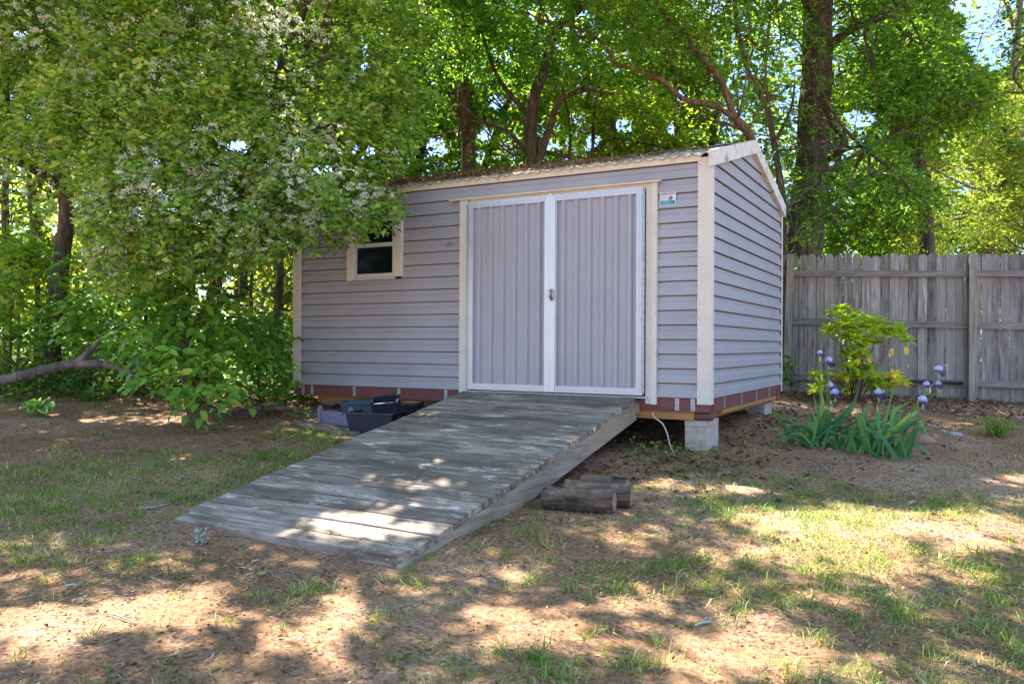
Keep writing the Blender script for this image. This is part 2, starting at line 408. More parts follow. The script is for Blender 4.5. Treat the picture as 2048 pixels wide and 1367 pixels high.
M['grass'] = leafmat('grass_blades', Lg((.060, .130, .022), (.150, .260, .040), (.300, .375, .080), (.60, .52, .26)), .35, (1.3, 1.2, .5))
M['clover'] = leafmat('clover_leaf', Lg((0.060, 0.135, 0.038), (0.112, 0.225, 0.053), (0.180, 0.315, 0.068), (0.330, 0.435, 0.105)), .35)
M['litter'] = leafmat('dead_leaf', Lg((0.047, 0.024, 0.014), (0.149, 0.074, 0.038), (0.297, 0.162, 0.081), (0.567, 0.405, 0.270)), .15, (1.2, .9, .6), .8)
M['straw'] = leafmat('straw', Lg((0.149, 0.069, 0.025), (0.310, 0.161, 0.057), (0.483, 0.299, 0.127), (0.713, 0.575, 0.368)), .1, (1.2, 1, .7), .8)
M['white'] = leafmat('white_blossom', Lg((.62, .68, .50), (.80, .84, .68), (.88, .90, .80), (.92, .92, .86)), .35, (1, 1, .9), .7)
M['lav'] = leafmat('pale_petal', Lg((.50, .50, .80), (.62, .62, .88), (.72, .72, .92), (.84, .83, .94)), .35, (1, 1, 1.1))
M['purp'] = leafmat('dark_petal', Lg((.02, .008, .05), (.035, .012, .09), (.06, .02, .13), (.12, .05, .22)), .2, (1, 1, 1))
M['stem'] = simple('green_stem', (.12, .22, .05), .6)
M['bud'] = simple('pale_bud', (.42, .50, .20), .7)
M['silver'] = leafmat('silver_leaf', Lg((.16, .24, .16), (.26, .34, .25), (.36, .43, .34), (.5, .54, .46)), .3, (1, 1, 1))
M['hosta'] = leafmat('hosta_leaf', Lg((0.085, 0.289, 0.153), (0.170, 0.442, 0.204), (0.510, 0.782, 0.204), (0.850, 1.020, 0.272)), .35)

# ================================================================ SHED
shed = root('shed', (W/2, D/2, -.2), 'grey sided storage shed with cream trim and double doors above a wooden ramp', 'shed')
E_ = H/16
LAP = [(0, -.016), (.004, -.019), (.060, -.013), (.074, -.004), (E_-.007, -.003), (E_-.006, .010), (E_, .010)]
def laps(mb, fr, to, mapf, k0, k1, cl=None):
    """fr,to: extent along the wall; mapf(s, out, z) -> xyz; out is negative outwards"""
    for k in range(k0, k1):
        z0 = k*E_
        for i in range(len(LAP)-1):
            (za, oa), (zb, ob) = LAP[i], LAP[i+1]
            za += z0; zb += z0
            a0, a1 = (fr, to) if cl is None else cl(za)
            b0, b1 = (fr, to) if cl is None else cl(zb)
            if a1-a0 <= .01: continue
            if b1 < b0: b0 = b1 = (b0+b1)/2
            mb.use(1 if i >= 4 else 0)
            mb.poly([mapf(a0, oa, za), mapf(a1, oa, za), mapf(b1, ob, zb), mapf(b0, ob, zb)])
        # underside of the next lap
        zt = z0+E_; a0, a1 = (fr, to) if cl is None else cl(zt)
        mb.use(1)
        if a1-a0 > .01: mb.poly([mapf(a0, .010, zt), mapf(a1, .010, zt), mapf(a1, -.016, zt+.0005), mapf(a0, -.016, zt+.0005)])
fm = lambda s, o, z: (s, o, z)
mb = MB()
laps(mb, .02, .70, fm, 0, 16); laps(mb, .70, 1.34, fm, 0, 9); laps(mb, .70, 1.34, fm, 14, 16)
laps(mb, 1.34, 2.02, fm, 0, 16); laps(mb, 2.02, 3.80, fm, 15, 16); laps(mb, 3.80, W-.02, fm, 0, 16)
mb.use(0); mb.poly([(3.80, .012, 0), (W-.02, .012, 0), (W-.02, .012, H), (3.80, .012, H)])
mb.build('front_wall', [M['siding'], M['seam_shade']], shed)
mb = MB()
def gcl(z):
    if z <= H: return (.02, D-.02)
    t = (z-H)/SL; return (t, D-t)
laps(mb, 0, D, lambda s, o, z: (W-o, s, z), 0, 19, gcl)
mb.use(0); mb.poly([(W-.012, 0, 0), (W-.012, D, 0), (W-.012, D, H), (W-.012, D/2, HR), (W-.012, 0, H)])
mb.build('side_wall', [M['siding'], M['seam_shade']], shed)
mb = MB(); laps(mb, 0, D, lambda s, o, z: (o, s, z), 0, 19, gcl)
mb.use(0); mb.poly([(.012, 0, 0), (.012, D, 0), (.012, D, H), (.012, D/2, HR), (.012, 0, H)])
mb.build('far_side_wall', [M['siding'], M['seam_shade']], shed)
mb = MB(); laps(mb, .02, W-.02, lambda s, o, z: (s, D-o, z), 0, 16)
mb.build('back_wall', [M['siding'], M['seam_shade']], shed)
# corner trims
def corner(x, y, sx, sy, z0, z1, wf=.088, ws=.05, nm='corner_trim'):
    mb = MB(); t = .006; o = .022
    mb.box(min(x+sx*o, x-sx*wf), max(x+sx*o, x-sx*wf), min(y+sy*o, y+sy*(o-t)), max(y+sy*o, y+sy*(o-t)), z0, z1)
    mb.box(min(x+sx*o, x+sx*(o-t)), max(x+sx*o, x+sx*(o-t)), min(y+sy*(o-t), y-sy*ws), max(y+sy*(o-t), y-sy*ws), z0, z1)
    mb.use(1); s_ = mb
    for k in range(6):
        z = z0+.06+(z1-z0-.12)*k/5
        s_.ell((x-sx*(wf-.018), y+sy*(o+.001), z), .005, .003, .005, 6, 4)
        s_.ell((x+sx*(o+.001), y-sy*(ws-.014), z+.05), .003, .005, .005, 6, 4)
    mb.build(nm, [M['cream'], M['screw']], shed)
corner(W, 0, 1, -1, -.045, H+.03); corner(0, 0, -1, -1, -.03, H+.03); corner(W, D, 1, 1, -.07, H+.03, .05, .03); corner(0, D, -1, 1, -.05, H+.03)
# fascia under the front eave
mb = MB(); mb.box(.06, W-.062, -.031, -.012, H+.001, H+.058); mb.build('fascia', M['fascia'], shed)
mb = MB(); mb.box(.06, W-.062, D+.012, D+.031, H+.001, H+.058); mb.build('fascia', M['fascia'], shed)
# roof, corrugated
def roof():
    xs = np.arange(-.06, W+.02, .0125); A = .011; per = .1
    V = []; F = []
    ov = .055
    prof = []
    for s in np.linspace(-ov, D/2, 12): prof.append((s, H+.062+SL*s))
    for s in np.linspace(D/2, D+ov, 12)[1:]: prof.append((s, H+.062+SL*(D-s)))
    n = len(prof)
    for layer in (0, -.004):
        for (y, z) in prof:
            for x in xs: V.append((x, y, z+layer+A*math.sin(2*PI*x/per)+rng.normal(0, .0008)))
    nx = len(xs)
    for l in range(2):
        for j in range(n-1):
            for i in range(nx-1):
                a = l*n*nx+j*nx+i; q = [a, a+1, a+1+nx, a+nx]; F.append(q if l == 0 else q[::-1])
    for i in range(nx-1):
        F.append([i+1, i, n*nx+i, n*nx+i+1])
        a = (n-1)*nx+i; F.append([a, a+1, n*nx+a+1, n*nx+a])
    mk('roof', V, F, M['roof'], shed, smooth=True)
    mb = MB()
    mb.prism([(-.07, D/2-.16, HR+.062+.018-.16*SL), (-.07, D/2, HR+.062+.020), (-.07, D/2+.16, HR+.062+.018-.16*SL), (-.07, D/2, HR+.062+.012)], (W+.10, 0, 0))
    mb.build('ridge_cap', M['roof'], shed)
roof()
def barge(x0, x1):
    mb = MB(); h0 = -.035; h1 = .088; ov = .045
    for sgn in (0, 1):
        f = (lambda y: y) if sgn == 0 else (lambda y: D-y)
        pts = [(x0, f(-ov), H+SL*(-ov)+h0), (x0, f(D/2), HR+h0), (x0, f(D/2), HR+h1), (x0, f(-ov), H+SL*(-ov)+h1)]
        mb.prism(pts, (x1-x0, 0, 0))
    mb.build('barge_board', M['creamdirty'], shed)
barge(W+.0, W+.05); barge(-.05, 0)
# floor frame
mb = MB(); mb.box(-.005, W+.005, -.008, .03, -.105, -.003); r1 = mb.build('rim_joist', M['red'], shed)
s_ = []
for px in (607.7, 625.7, 710, 799, 893, 1355, 1386.6):
    r = ray(px, 790); t = (0-CAM[1])/r[1]; x = CAM[0]+r[0]*t
    mb = MB(); mb.box(x-.017, x+.017, -.0125, -.009, -.10, -.004); mb.use(1)
    for z in (-.085, -.055, -.025): mb.box(x-.004, x+.004, -.0137, -.0126, z-.006, z+.002)
    mb.build('strap', [M['galv'], M['screw']], r1)
mb = MB(); mb.box(W-.03, W+.006, .031, D+.004, -.105, -.003); r2 = mb.build('rim_joist', M['red'], shed)
for px in (1447, 1481.5, 1511, 1537):
    r = ray(px, 790); t = (W-CAM[0])/r[0]; y = CAM[1]+r[1]*t
    mb = MB(); mb.box(W+.007, W+.0105, y-.02, y+.02, -.10, -.004); mb.build('strap', M['galv'], r2)
mb = MB(); mb.box(-.005, .03, .031, D+.004, -.105, -.003); mb.build('rim_joist', M['red'], shed)
mb = MB(); mb.box(.02, W-.05, .03, D, -.06, -.01); mb.build('floor', M['under'], shed)
mb = MB(); mb.box(3.0, W-.12, .012, .10, -.172, -.1055); mb.build('skid', M['skid'], shed); mb = MB(); mb.box(.25, 3.0, .10, .19, -.172, -.1055); mb.build('skid', M['skid'], shed)
mb = MB(); mb.box(W-.13, W-.045, .105, D-.02, -.168, -.1055); mb.build('skid', M['skid'], shed); mb = MB(); mb.box(.12, .20, .2, D-.02, -.17, -.1055); mb.build('skid', M['skid'], shed)
mb = MB(); mb.box(W-.04, W+.012, .36, D-.2, -.135, -.107); mb.build('bottom_board', M['skid'], shed)
mb = MB(); mb.tube([(W-.115, .055, -.14), (W+.018, .055, -.14)], .034, 12); mb.build('skid_end', simple('dark_skid_end', (.13, .07, .045), .8), shed)
# tow hook plates at the side
for y in (.10, D-.20):
    mb = MB(); mb.prism([(W+.008, y-.03, -.005-.03), (W+.008, y+.03, -.02-.03), (W+.008, y+.055, -.16), (W+.008, y-.05, -.145)], (.012, 0, 0)); mb.build('hook_plate', M['red'], shed)
# door surround
df = MB()
df.box(1.988, 2.070, -.034, -.012, -.055, 1.705); df.box(2.062, 2.076, -.046, -.034, -.055, 1.700)
df.use(1)
for k in range(6): df.ell((1.998, -.035, .02+k*.32), .004, .003, .004, 6, 4)
df.build('door_trim', [M['cream'], M['screw']], shed)
mb = MB(); mb.box(3.738, 3.790, -.022, -.012, -.055, 1.705); mb.box(3.790, 3.834, -.040, -.012, -.058, 1.705); mb.use(1)
for k in range(6):
    mb.ell((3.826, -.041, .02+k*.32), .004, .003, .004, 6, 4); mb.ell((3.752, -.023, .1+k*.32), .004, .003, .004, 6, 4)
mb.build('door_trim', [M['cream'], M['screw']], shed)
mb = MB(); mb.prism([(1.89, -.012, 1.722), (1.89, -.062, 1.708), (1.89, -.062, 1.698), (1.89, -.012, 1.704)], (1.976, 0, 0)); mb.build('drip_ledge', M['fascia'], shed)
mb = MB(); mb.box(2.078, 3.737, -.018, -.006, 1.66, 1.7035); mb.build('door_header', M['fascia'], shed)
mb = MB(); mb.box(2.07, 3.74, .02, .05, -.003, 1.70); mb.build('door_backing', M['dark'], shed)
mb = MB(); mb.box(2.06, 3.76, -.05, .02, -.012, .002); mb.build('threshold', M['galv'], shed)
def door(x0, x1, side):
    zb, zt, fw = .012, 1.672, .054; yf = -.052; yb = -.020
    mb = MB()
    # mitred frame, raised
    def mit(pts): mb.prism([(p[0], yf, p[1]) for p in pts], (0, yb-yf, 0))
    pk = .0
    mit([(x0, zb), (x1, zb), (x1-fw, zb+fw), (x0+fw, zb+fw)])
    mit([(x0, zt), (x0+fw, zt-fw), (x1-fw, zt-fw), (x1, zt)])
    mit([(x0, zb), (x0+fw, zb+fw), (x0+fw, zt-fw), (x0, zt)])
    mit([(x1, zb), (x1, zt), (x1-fw, zt-fw), (x1-fw, zb+fw)])
    d = mb.build('door_frame', M['alu'], shed)
    # step bead on every frame member
    b2 = MB(); e = .026
    b2.box(x0+e, x0+e+.006, yf-.003, yf-.0003, zb+.03, zt-.03); b2.box(x1-e-.006, x1-e, yf-.003, yf-.0003, zb+.03, zt-.03)
    b2.box(x0+.03, x1-.03, yf-.003, yf-.0003, zb+e, zb+e+.006); b2.box(x0+.03, x1-.03, yf-.003, yf-.0003, zt-e-.006, zt-e)
    b2.build('bead', M['alu'], d)
    # ribbed sheet
    a, b = x0+fw, x1-fw; n = 6; per = (b-a)/n; V = []
    prof = []
    for k in range(n):
        o = a+k*per
        prof += [(o, -.022), (o+per*.28, -.022), (o+per*.38, -.049), (o+per*.60, -.049), (o+per*.70, -.022)]
    prof.append((b, -.022)); s2 = MB()
    for (xa, ya), (xb, yb2) in zip(prof[:-1], prof[1:]):
        s2.poly([(xa, ya, zb+fw-.004), (xb, yb2, zb+fw-.004), (xb, yb2, zt-fw+.004), (xa, ya, zt-fw+.004)])
    s2.use(1); s3 = s2
    for k in range(n):
        for z in (.45, 1.12): s3.ell((a+k*per+per*.5, -.047, z+rng.uniform(-.02, .02)), .0035, .002, .0035, 6, 4)
    s2.build('door_sheet', [M['rib'], M['screw']], d)
    # piano hinge
    hx = x0-.008 if side < 0 else x1+.008
    h = MB(); h.tube([(hx, yf+.008, zb+.01), (hx, yf+.008, zt-.01)], .0065, 8)
    h.box(min(hx, hx-side*-.02), max(hx, hx-side*-.02), yf+.010, yf+.013, zb+.01, zt-.01) if False else None
    for k in range(34): h.tube([(hx, yf+.008, zb+.03+k*.048), (hx, yf+.008, zb+.03+k*.048+.022)], .0085, 8)
    h.box(hx-.018 if side > 0 else hx, hx if side > 0 else hx+.018, yf-.0022, yf-.0004, zb+.02, zt-.02)
    h.use(1); s4 = h; sx = (x1-.012) if side > 0 else (x0+.012)
    for k in range(10): s4.ell((sx, yf-.003, .08+k*.166), .005, .003, .005, 6, 4)
    h.build('hinge', [M['galv'], M['alu']], d)
    return d
dl = door(2.086, 2.902, -1); dr_ = door(2.908, 3.722, 1)
# astragal with a pointed top where the doors meet
mb = MB(); mb.prism([(2.858, -.055, .014), (2.952, -.055, .014), (2.952, -.055, 1.625), (2.905, -.055, 1.69), (2.858, -.055, 1.625)], (0, -.006, 0))
mb.box(2.902, 2.908, -.066, -.061, .02, 1.67); mb.box(2.880, 2.884, -.064, -.061, .02, 1.645); mb.box(2.928, 2.932, -.064, -.061, .02, 1.645)
mb.build('meeting_strip', simple('bright_aluminium', (.64, .67, .71), .3, .2, var=.05), dr_)
mb = MB(); mb.ell((2.928, -.068, .83), .022, .008, .052, 12, 8); mb.tube([(2.928, -.07, .845), (2.928, -.094, .845)], .010, 8); mb.box(2.922, 2.934, -.103, -.090, .80, .872)
hd = mb.build('door_handle', simple('handle_metal', (.34, .33, .32), .3, .8, var=.3, sc_=60), dr_, True)
mb = MB(); mb.tube([(2.928, -.074, .806), (2.928, -.080, .806)], .009, 8); mb.build('lock', M['screw'], hd)
# window
mb = MB(); mb.box(.688, .768, -.036, -.012, 1.022, 1.648); mb.box(1.262, 1.352, -.036, -.012, 1.045, 1.648); mb.box(1.318, 1.352, -.046, -.036, 1.045, 1.60)
mb.box(.768, 1.262, -.034, -.012, 1.60, 1.648)
wt = mb.build('window_trim', M['cream'], shed)
mb = MB(); mb.box(.768, .800, -.030, -.002, 1.05, 1.60); mb.box(1.236, 1.262, -.030, -.002, 1.05, 1.60); mb.box(.800, 1.236, -.030, -.002, 1.05, 1.082)
mb.box(.800, 1.236, -.030, -.002, 1.575, 1.60)
mb.box(.800, 1.236, -.036, -.002, 1.335, 1.372)
wf = mb.build('window_frame', simple('window_alu', (.55, .56, .57), .45, .2, var=.1), shed)
mb = MB(); mb.box(.80, 1.236, -.016, -.012, 1.372, 1.575); mb.build('pane', M['glass'], wf)
mb = MB(); mb.box(.80, 1.236, -.010, -.006, 1.082, 1.335); mb.build('pane', M['glass'], wf)
mb = MB(); mb.prism([(.768, -.052, 1.022), (1.262, -.052, 1.022), (1.262, -.030, 1.048), (.768, -.030, 1.048)], (0, .03, 0)); mb.build('window_sill', M['creamdirty'], wf)
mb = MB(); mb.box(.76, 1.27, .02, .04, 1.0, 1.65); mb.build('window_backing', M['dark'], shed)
# small metal wall bracket
mb = MB()
for (a, b) in (((1.842, 1.300), (1.878, 1.345)), ((1.878, 1.345), (1.925, 1.305)), ((1.925, 1.305), (1.842, 1.300)), ((1.878, 1.342), (1.884, 1.305))):
    mb.beam((a[0], -.026, a[1]), (b[0], -.026, b[1]), .008, .008, (0, 1, 0))
mb.build('wall_bracket', M['galv'], shed)
# maker's plate beside the door (white card with red lettering over a teal band)
mb = MB(); mb.box(3.852, 3.982, -.0225, -.020, 1.505, 1.612)
mb.use(1); mb.box(3.858, 3.976, -.0240, -.0230, 1.512, 1.547); mb.use(2)
for k in range(3): mb.box(3.866+k*.004, 3.960-k*.012, -.0255, -.0245, 1.518+k*.009, 1.5205+k*.009)
x = 3.858; mb.use(3)
for wl in (7, 7):
    for k in range(wl):     # block capitals too small to read: uprights with cross strokes
        mb.box(x, x+.0016, -.0240, -.0231, 1.593, 1.606); mb.box(x+.0048, x+.0064, -.0240, -.0231, 1.593, 1.606)
        mb.box(x+.0016, x+.0048, -.0240, -.0231, *((1.6035, 1.606) if k % 2 else (1.598, 1.6005))); x += .0078
    x += .006
mb.use(4)
for k in range(6): mb.box(3.862+k*.008, 3.867+k*.008, -.0240, -.0231, 1.573, 1.580)
for k in range(5): mb.box(3.862+k*.008, 3.867+k*.008, -.0240, -.0231, 1.558, 1.564)
mb.use(5); mb.prism([(3.918, -.0240, 1.553), (3.952, -.0240, 1.549), (3.958, -.0240, 1.572), (3.946, -.0240, 1.583), (3.928, -.0240, 1.574)], (0, .0009, 0))
mb.build('name_plate', [simple('plate_white', (.62, .66, .74), .5), simple('teal', (.02, .25, .33), .5), simple('pale_teal_ink', (.35, .60, .65), .5), simple('red_ink', (.42, .07, .04), .5), simple('grey_ink', (.30, .33, .38), .5), simple('picture_grey', (.16, .19, .18), .6)], shed)
# piers
def pier(x0, x1, y0, y1, ztop, label, cap=.045):
    zb = float(min(g(x0, y0), g(x1, y1)))-.05
    o = root('concrete_pier', ((x0+x1)/2, (y0+y1)/2, zb), label, 'concrete block', 'concrete block piers under the shed')
    b = MB(); b.box(x0+.002, x1-.002, y0+.002, y1-.002, zb, ztop-cap-.003); b.build('block', M['block'], o)
    b = MB(); b.box(x0, x1, y0, y1, ztop-cap, ztop); b.build('cap_block', M['block'], o)
pier(4.045, 4.215, .03, .40, -.176, 'tall grey concrete block pier under the front corner beside the ramp')
pier(4.03, 4.20, D-.55, D-.18, -.176, 'low concrete block pier under the rear corner of the shed')
pier(.12, .30, .25, .62, -.176, 'concrete block pier in the dark under the left end of the shed')

# roof litter: dead leaves and twigs on the roof
L = Leaves(); n = 5600
xx = np.concatenate([rng.beta(1.3, 1.9, 4600)*3.8, rng.uniform(0, W, 1000)]); yy = np.concatenate([rng.uniform(-.05, 1.2, 4600), rng.uniform(-.05, D/2, 1000)])
zz = H+.078+SL*yy+np.abs(rng.normal(0, .014, n))*np.where(xx < 2.7, 1.4, .3)
L.add(np.stack([xx, yy, zz], 1), rng.normal(0, 1, (n, 3))*[1, 1, .25], rng.normal(0, .4, (n, 3))+[0, 0, 1], rng.uniform(.02, .06, n), rng.uniform(.004, .022, n), rng.beta(2.4, 1.8, n))
tag(L.build('roof_leaf_litter', M['litter']), 'brown dead leaves lying on the corrugated shed roof', 'dead leaves', kind='stuff')

# ================================================================ RAMP
RX0, RX1 = 2.045, 3.668
def rz(y, x=2.9): return .002+(.1835+.0068*(np.clip(x, RX0, RX1)-RX0)/(RX1-RX0))*y      # top of deck, slightly twisted
ramp_o = root('wooden_ramp', ((RX0+RX1)/2, -1.6, -.6), 'weathered grey plank ramp sloping down from the shed doors to the lawn', 'ramp')
mb = MB(); y = -.055; k = 0
while y > -3.02:
    wd = .137+rng.uniform(-.004, .004); gap = rng.uniform(.005, .012)+(.008 if y < -1.8 else 0)
    y1 = y-wd; dz = rng.uniform(-.002, .003); th = .036
    xl = RX0+rng.uniform(-.008, .006); xr = RX1+rng.uniform(-.008, .008)
    vv = float(np.clip(rng.normal(.5, .27), 0, 1)); segs = 9
    dy = rng.normal(0, .003, (segs+1, 2)); dzz = rng.normal(0, .0012, segs+1)
    if k == 14: xr += .006
    px_ = None
    xs = np.linspace(xl, xr, segs+1); sk_ = rng.uniform(-.003, .003)
    i0 = len(mb.V)
    for j, x in enumerate(xs):
        za, zb = rz(y, x)+dz+dzz[j], rz(y1, x)+dz+dzz[j]+sk_
        ya = y+dy[j, 0]*.5; yb = y1+dy[j, 1]*.5
        mb.V += [(x, ya, za-th), (x, yb, zb-th), (x, yb-.000, zb-.004), (x, yb+.004, zb), (x, ya-.004, za), (x, ya, za-.004)]
    for j in range(segs):
        a = i0+j*6; b = a+6
        for q in range(6):
            q2 = (q+1) % 6; mb.F.append([a+q, b+q, b+q2, a+q2]); mb.v.append(vv)
    mb.F.append([i0+q for q in range(6)]); mb.v.append(vv); mb.F.append([i0+segs*6+q for q in range(6)][::-1]); mb.v.append(vv)
    mb.use(1)
    for xn in (RX0+.035, 2.86, RX1-.035):
        for q_ in (.03, .105): yn = y-q_; mb.ell((xn+rng.normal(0, .006), yn, rz(yn, xn)+dz+.0005), .0055, .0055, .002, 6, 4)
    mb.use(0)
    y = y1-gap; k += 1
mb.build('deck', [M['deck'], M['screw']], ramp_o)
# last board, lying half on the soil
a = [(2.10, y-.005), (3.655, y-.005), (3.60, y-.105), (2.10, y-.125)]
mb = MB(); q = [(p[0], p[1], float(g(p[0], p[1]))+.005) for p in a]; t_ = [(p[0], p[1], float(g(*p))+.030) for p in a]
q = [(p[0], p[1], -.66) for p in a]; t_ = [(p[0], p[1], rz(p[1], p[0])+.004) for p in a]
mb.hexa([q[3], q[2], q[1], q[0], t_[3], t_[2], t_[1], t_[0]], .7); mb.build('end_board', M['deck'], ramp_o)
for xs_ in ((RX1-.045, RX1-.004), (2.84, 2.88), (RX0+.004, RX0+.045)):
    mb = MB(); n = 26; ys = np.linspace(-.02, -3.14, n)
    top = []; bot = []
    for yv in ys:
        zt = rz(yv, xs_[0])-.038; zb = max(rz(yv, xs_[0])-.185, -9); zb = min(zb, zt-.01); zb = max(zb, float(g(xs_[0], yv))-.03) if float(g(xs_[0], yv))-.03 < zt-.01 else zt-.01
        top.append(zt+rng.normal(0, .0008)); bot.append(zb)
    for i in range(n-1):
        mb.hexa([(xs_[0], ys[i+1], bot[i+1]), (xs_[1], ys[i+1], bot[i+1]), (xs_[1], ys[i], bot[i]), (xs_[0], ys[i], bot[i]),
                 (xs_[0], ys[i+1], top[i+1]), (xs_[1], ys[i+1], top[i+1]), (xs_[1], ys[i], top[i]), (xs_[0], ys[i], top[i])], .55)
    mb.build('stringer', M['stringer'], ramp_o)
mb = MB(); mb.box(RX1-.16, RX1-.06, -1.75, -1.62, -.62, rz(-1.75)-.04); mb.build('support_block', M['bark'], ramp_o); mb = MB(); mb.box(2.3, 2.4, -1.75, -1.62, -.62, rz(-1.75)-.04); mb.build('support_block', M['bark'], ramp_o)
mb = MB(); mb.box(RX0+.05, RX1+.02, -.045, -.012, -.135, -.052); mb.build('ledger', M['stringer'], ramp_o)

# cord
a = CAM+ray(1305, 823)*1; 
def on_y(px, py, yv):
    r = ray(px, py); return CAM+r*((yv-CAM[1])/r[1])
pts = [on_y(1305, 824, -.015), on_y(1309, 834, -.03), on_y(1325, 847, -.04), on_y(1334, 866, -.05), on_y(1340, 890, -.06), gp(1349, 913)+[0, 0, .01], gp(1341, 912)+[0, 0, .02], gp(1339, 917)+[0, 0, .008]]
mb = MB(); mb.tube(curve(pts, 40), .0055, 6); tag(mb.build('cord', simple('cord_beige', (.58, .50, .40), .7), None, True), 'thin beige cord hanging from the shed floor to the ground beside the concrete pier', 'cord')

# ================================================================ FENCE
FA = P(1580, 683.5, 11.3); FB = P(2045, 683.5, 10.4)
fdir = FB-FA; fdir[2] = 0; flen = np.linalg.norm(fdir); fdir /= flen; fn = np.cross([0, 0, 1.], fdir)
if fn@FW > 0: fn = -fn               # towards the camera
ft = lambda px: ((lambda r: np.cross((CAM-FA)[:2], r[:2])/np.cross(fdir[:2], r[:2]) )(ray(px, 683.5)))
def fpt(s, z, out=0.): q = FA+fdir*s+fn*out; return np.array([q[0], q[1], z])
def fz(s, ztl, ztr): return ztl+(ztr-ztl)*s/flen
def zpx(py, d): return CAM[2]+(683.5-py)/FPX*d
def zrow(s, yl, yr): return fz(s, zpx(yl, 11.3), zpx(yr, 10.4))
fence = root('wooden_fence', tuple(fpt(flen/2, -.3)), 'tall weathered grey picket fence of wooden boards behind the shed', 'fence')
sP = [ft(1581)-2.45, ft(1581), ft(1943), ft(1943)+2.45, ft(1943)+4.9]
for bi in range(4):
    s0, s1 = sP[bi]+.0, sP[bi+1]
    mb = MB(); s = s0
    while s < s1-.02:
        wd = rng.uniform(.105, .118); wd = min(wd, s1-s); e0, e1 = s, s+wd-rng.choice([.003, .006, .012], p=[.6, .28, .12])
        tp = zrow(s, 500, 496)+rng.normal(0, .012); bt = zrow(s, 784, 800)-.08
        c = wd*.27; off_ = rng.uniform(-.006, .008); lean = rng.normal(0, .004)
        pts = [fpt(e0, bt, off_), fpt(e1, bt, off_), fpt(e1+lean, tp-c*1.5, off_), fpt(e1-c*.35+lean, tp-c*.5, off_), fpt(e1-c+lean, tp, off_), fpt(e0+c+lean, tp, off_), fpt(e0+c*.35+lean, tp-c*.5, off_), fpt(e0+lean, tp-c*1.5, off_)]
        mb.prism(pts, -fn*.016, float(np.clip(rng.normal(.48, .3), 0, 1))); s += wd
    mb.build('picket_panel', M['fence'], fence)
    for yl, yr in ((538, 536), (633, 641), (744, 758)):
        mb = MB(); za, zb = zrow(s0, yl, yr), zrow(s1, yl, yr)
        mb.beam(fpt(s0+.02, za, .024), fpt(s1-.02, zb+rng.normal(0, .006), .024), .036, .082, v=.45+rng.uniform(-.2, .2)); mb.build('rail', M['rail'], fence)
    if False: pass
for i, s in enumerate(sP):
    bt = zrow(s, 775, 798)-.12; tp = zrow(s, 500, 497)
    mb = MB(); ln = .06 if i == 1 else .008
    mb.beam(fpt(s-ln, bt, .065), fpt(s, tp, .065), .115, .09, fdir, v=.6); mb.build('fence_post', M['post'], fence)
# black pipe on the bottom rail
mb = MB(); mb.tube([fpt(ft(1745), zrow(ft(1745), 748, 748)+.0, .058), fpt(ft(1925), zrow(ft(1925), 755, 755), .058)], .022, 10)
tag(mb.build('drain_pipe', simple('black_plastic', (.015, .02, .035), .4), None, True), 'black plastic pipe resting along the bottom rail of the fence', 'pipe')

# ================================================================ LOGS
M['cutwood'] = simple('cut_wood', (.26, .20, .155), .9, var=.35, sc_=25, bs=.6)
def log(name, a, b, r, label, cut=None):
    a = np.array(a); b = np.array(b); c = (a+b)/2
    o = root(name, (c[0], c[1], c[2]), label, 'log', 'old logs lying beside the ramp')
    n = 22; mb = MB(); pts = np.array([a+(b-a)*t+np.array([0, 0, r*.92]) for t in np.linspace(0, 1, n)])
    pts[:, 2] += .002*np.sin(np.linspace(0, 5, n)+r*50)
    rad = r*(1+.02*np.sin(np.linspace(0, 7, n)+r*99)); rad[0] *= .95; rad[-1] *= .96
    mb.tube(pts, rad, 22, rough=.045); mb.build('log_body', M['log'], o, True)
    d = unit(b-a)
    for e, sg in ((pts[-1], 1), (pts[0], -1)):
        m2 = MB(); m2.tube([e-d*.004*sg, e+d*.004*sg], [r*.84, r*.80], 18)
        m2.build('cut_end', M['cutwood'], o)
    return o
la, lb = gp(1088, 1016), gp(1228, 1027)
log('log', la, lb, .068, 'front log of the three with charred black patches beside the ramp')
dd = unit(np.array([FW[0], FW[1], 0])); rr_ = unit(np.array([RT[0], RT[1], 0]))
la2, lb2 = la+dd*.13+rr_*.13, lb+dd*.15+rr_*.12; la2[2] = g(la2[0], la2[1]); lb2[2] = g(lb2[0], lb2[1])
log('log', la2, lb2, .072, 'middle log of the three beside the ramp with a pale scuffed top')
la3, lb3 = la2+dd*.20+rr_*.12, lb2+dd*.20+rr_*.0; la3[2] = g(la3[0], la3[1]); lb3[2] = g(lb3[0], lb3[1])
log('log', la3, lb3, .066, 'rear log of the three, behind the other two beside the ramp')
mb = MB(); c = lb3+np.array([0, 0, .135])-rr_*.04; mb.beam(c-rr_*.04, c+rr_*.045+[0, 0, -.006], .07, .008, (0, .25, 1)); tag(mb.build('roof_tile_scrap', simple('dark_scrap', (.06, .07, .085), .7)), 'small dark flat scrap lying on the end of the rear log', 'scrap')

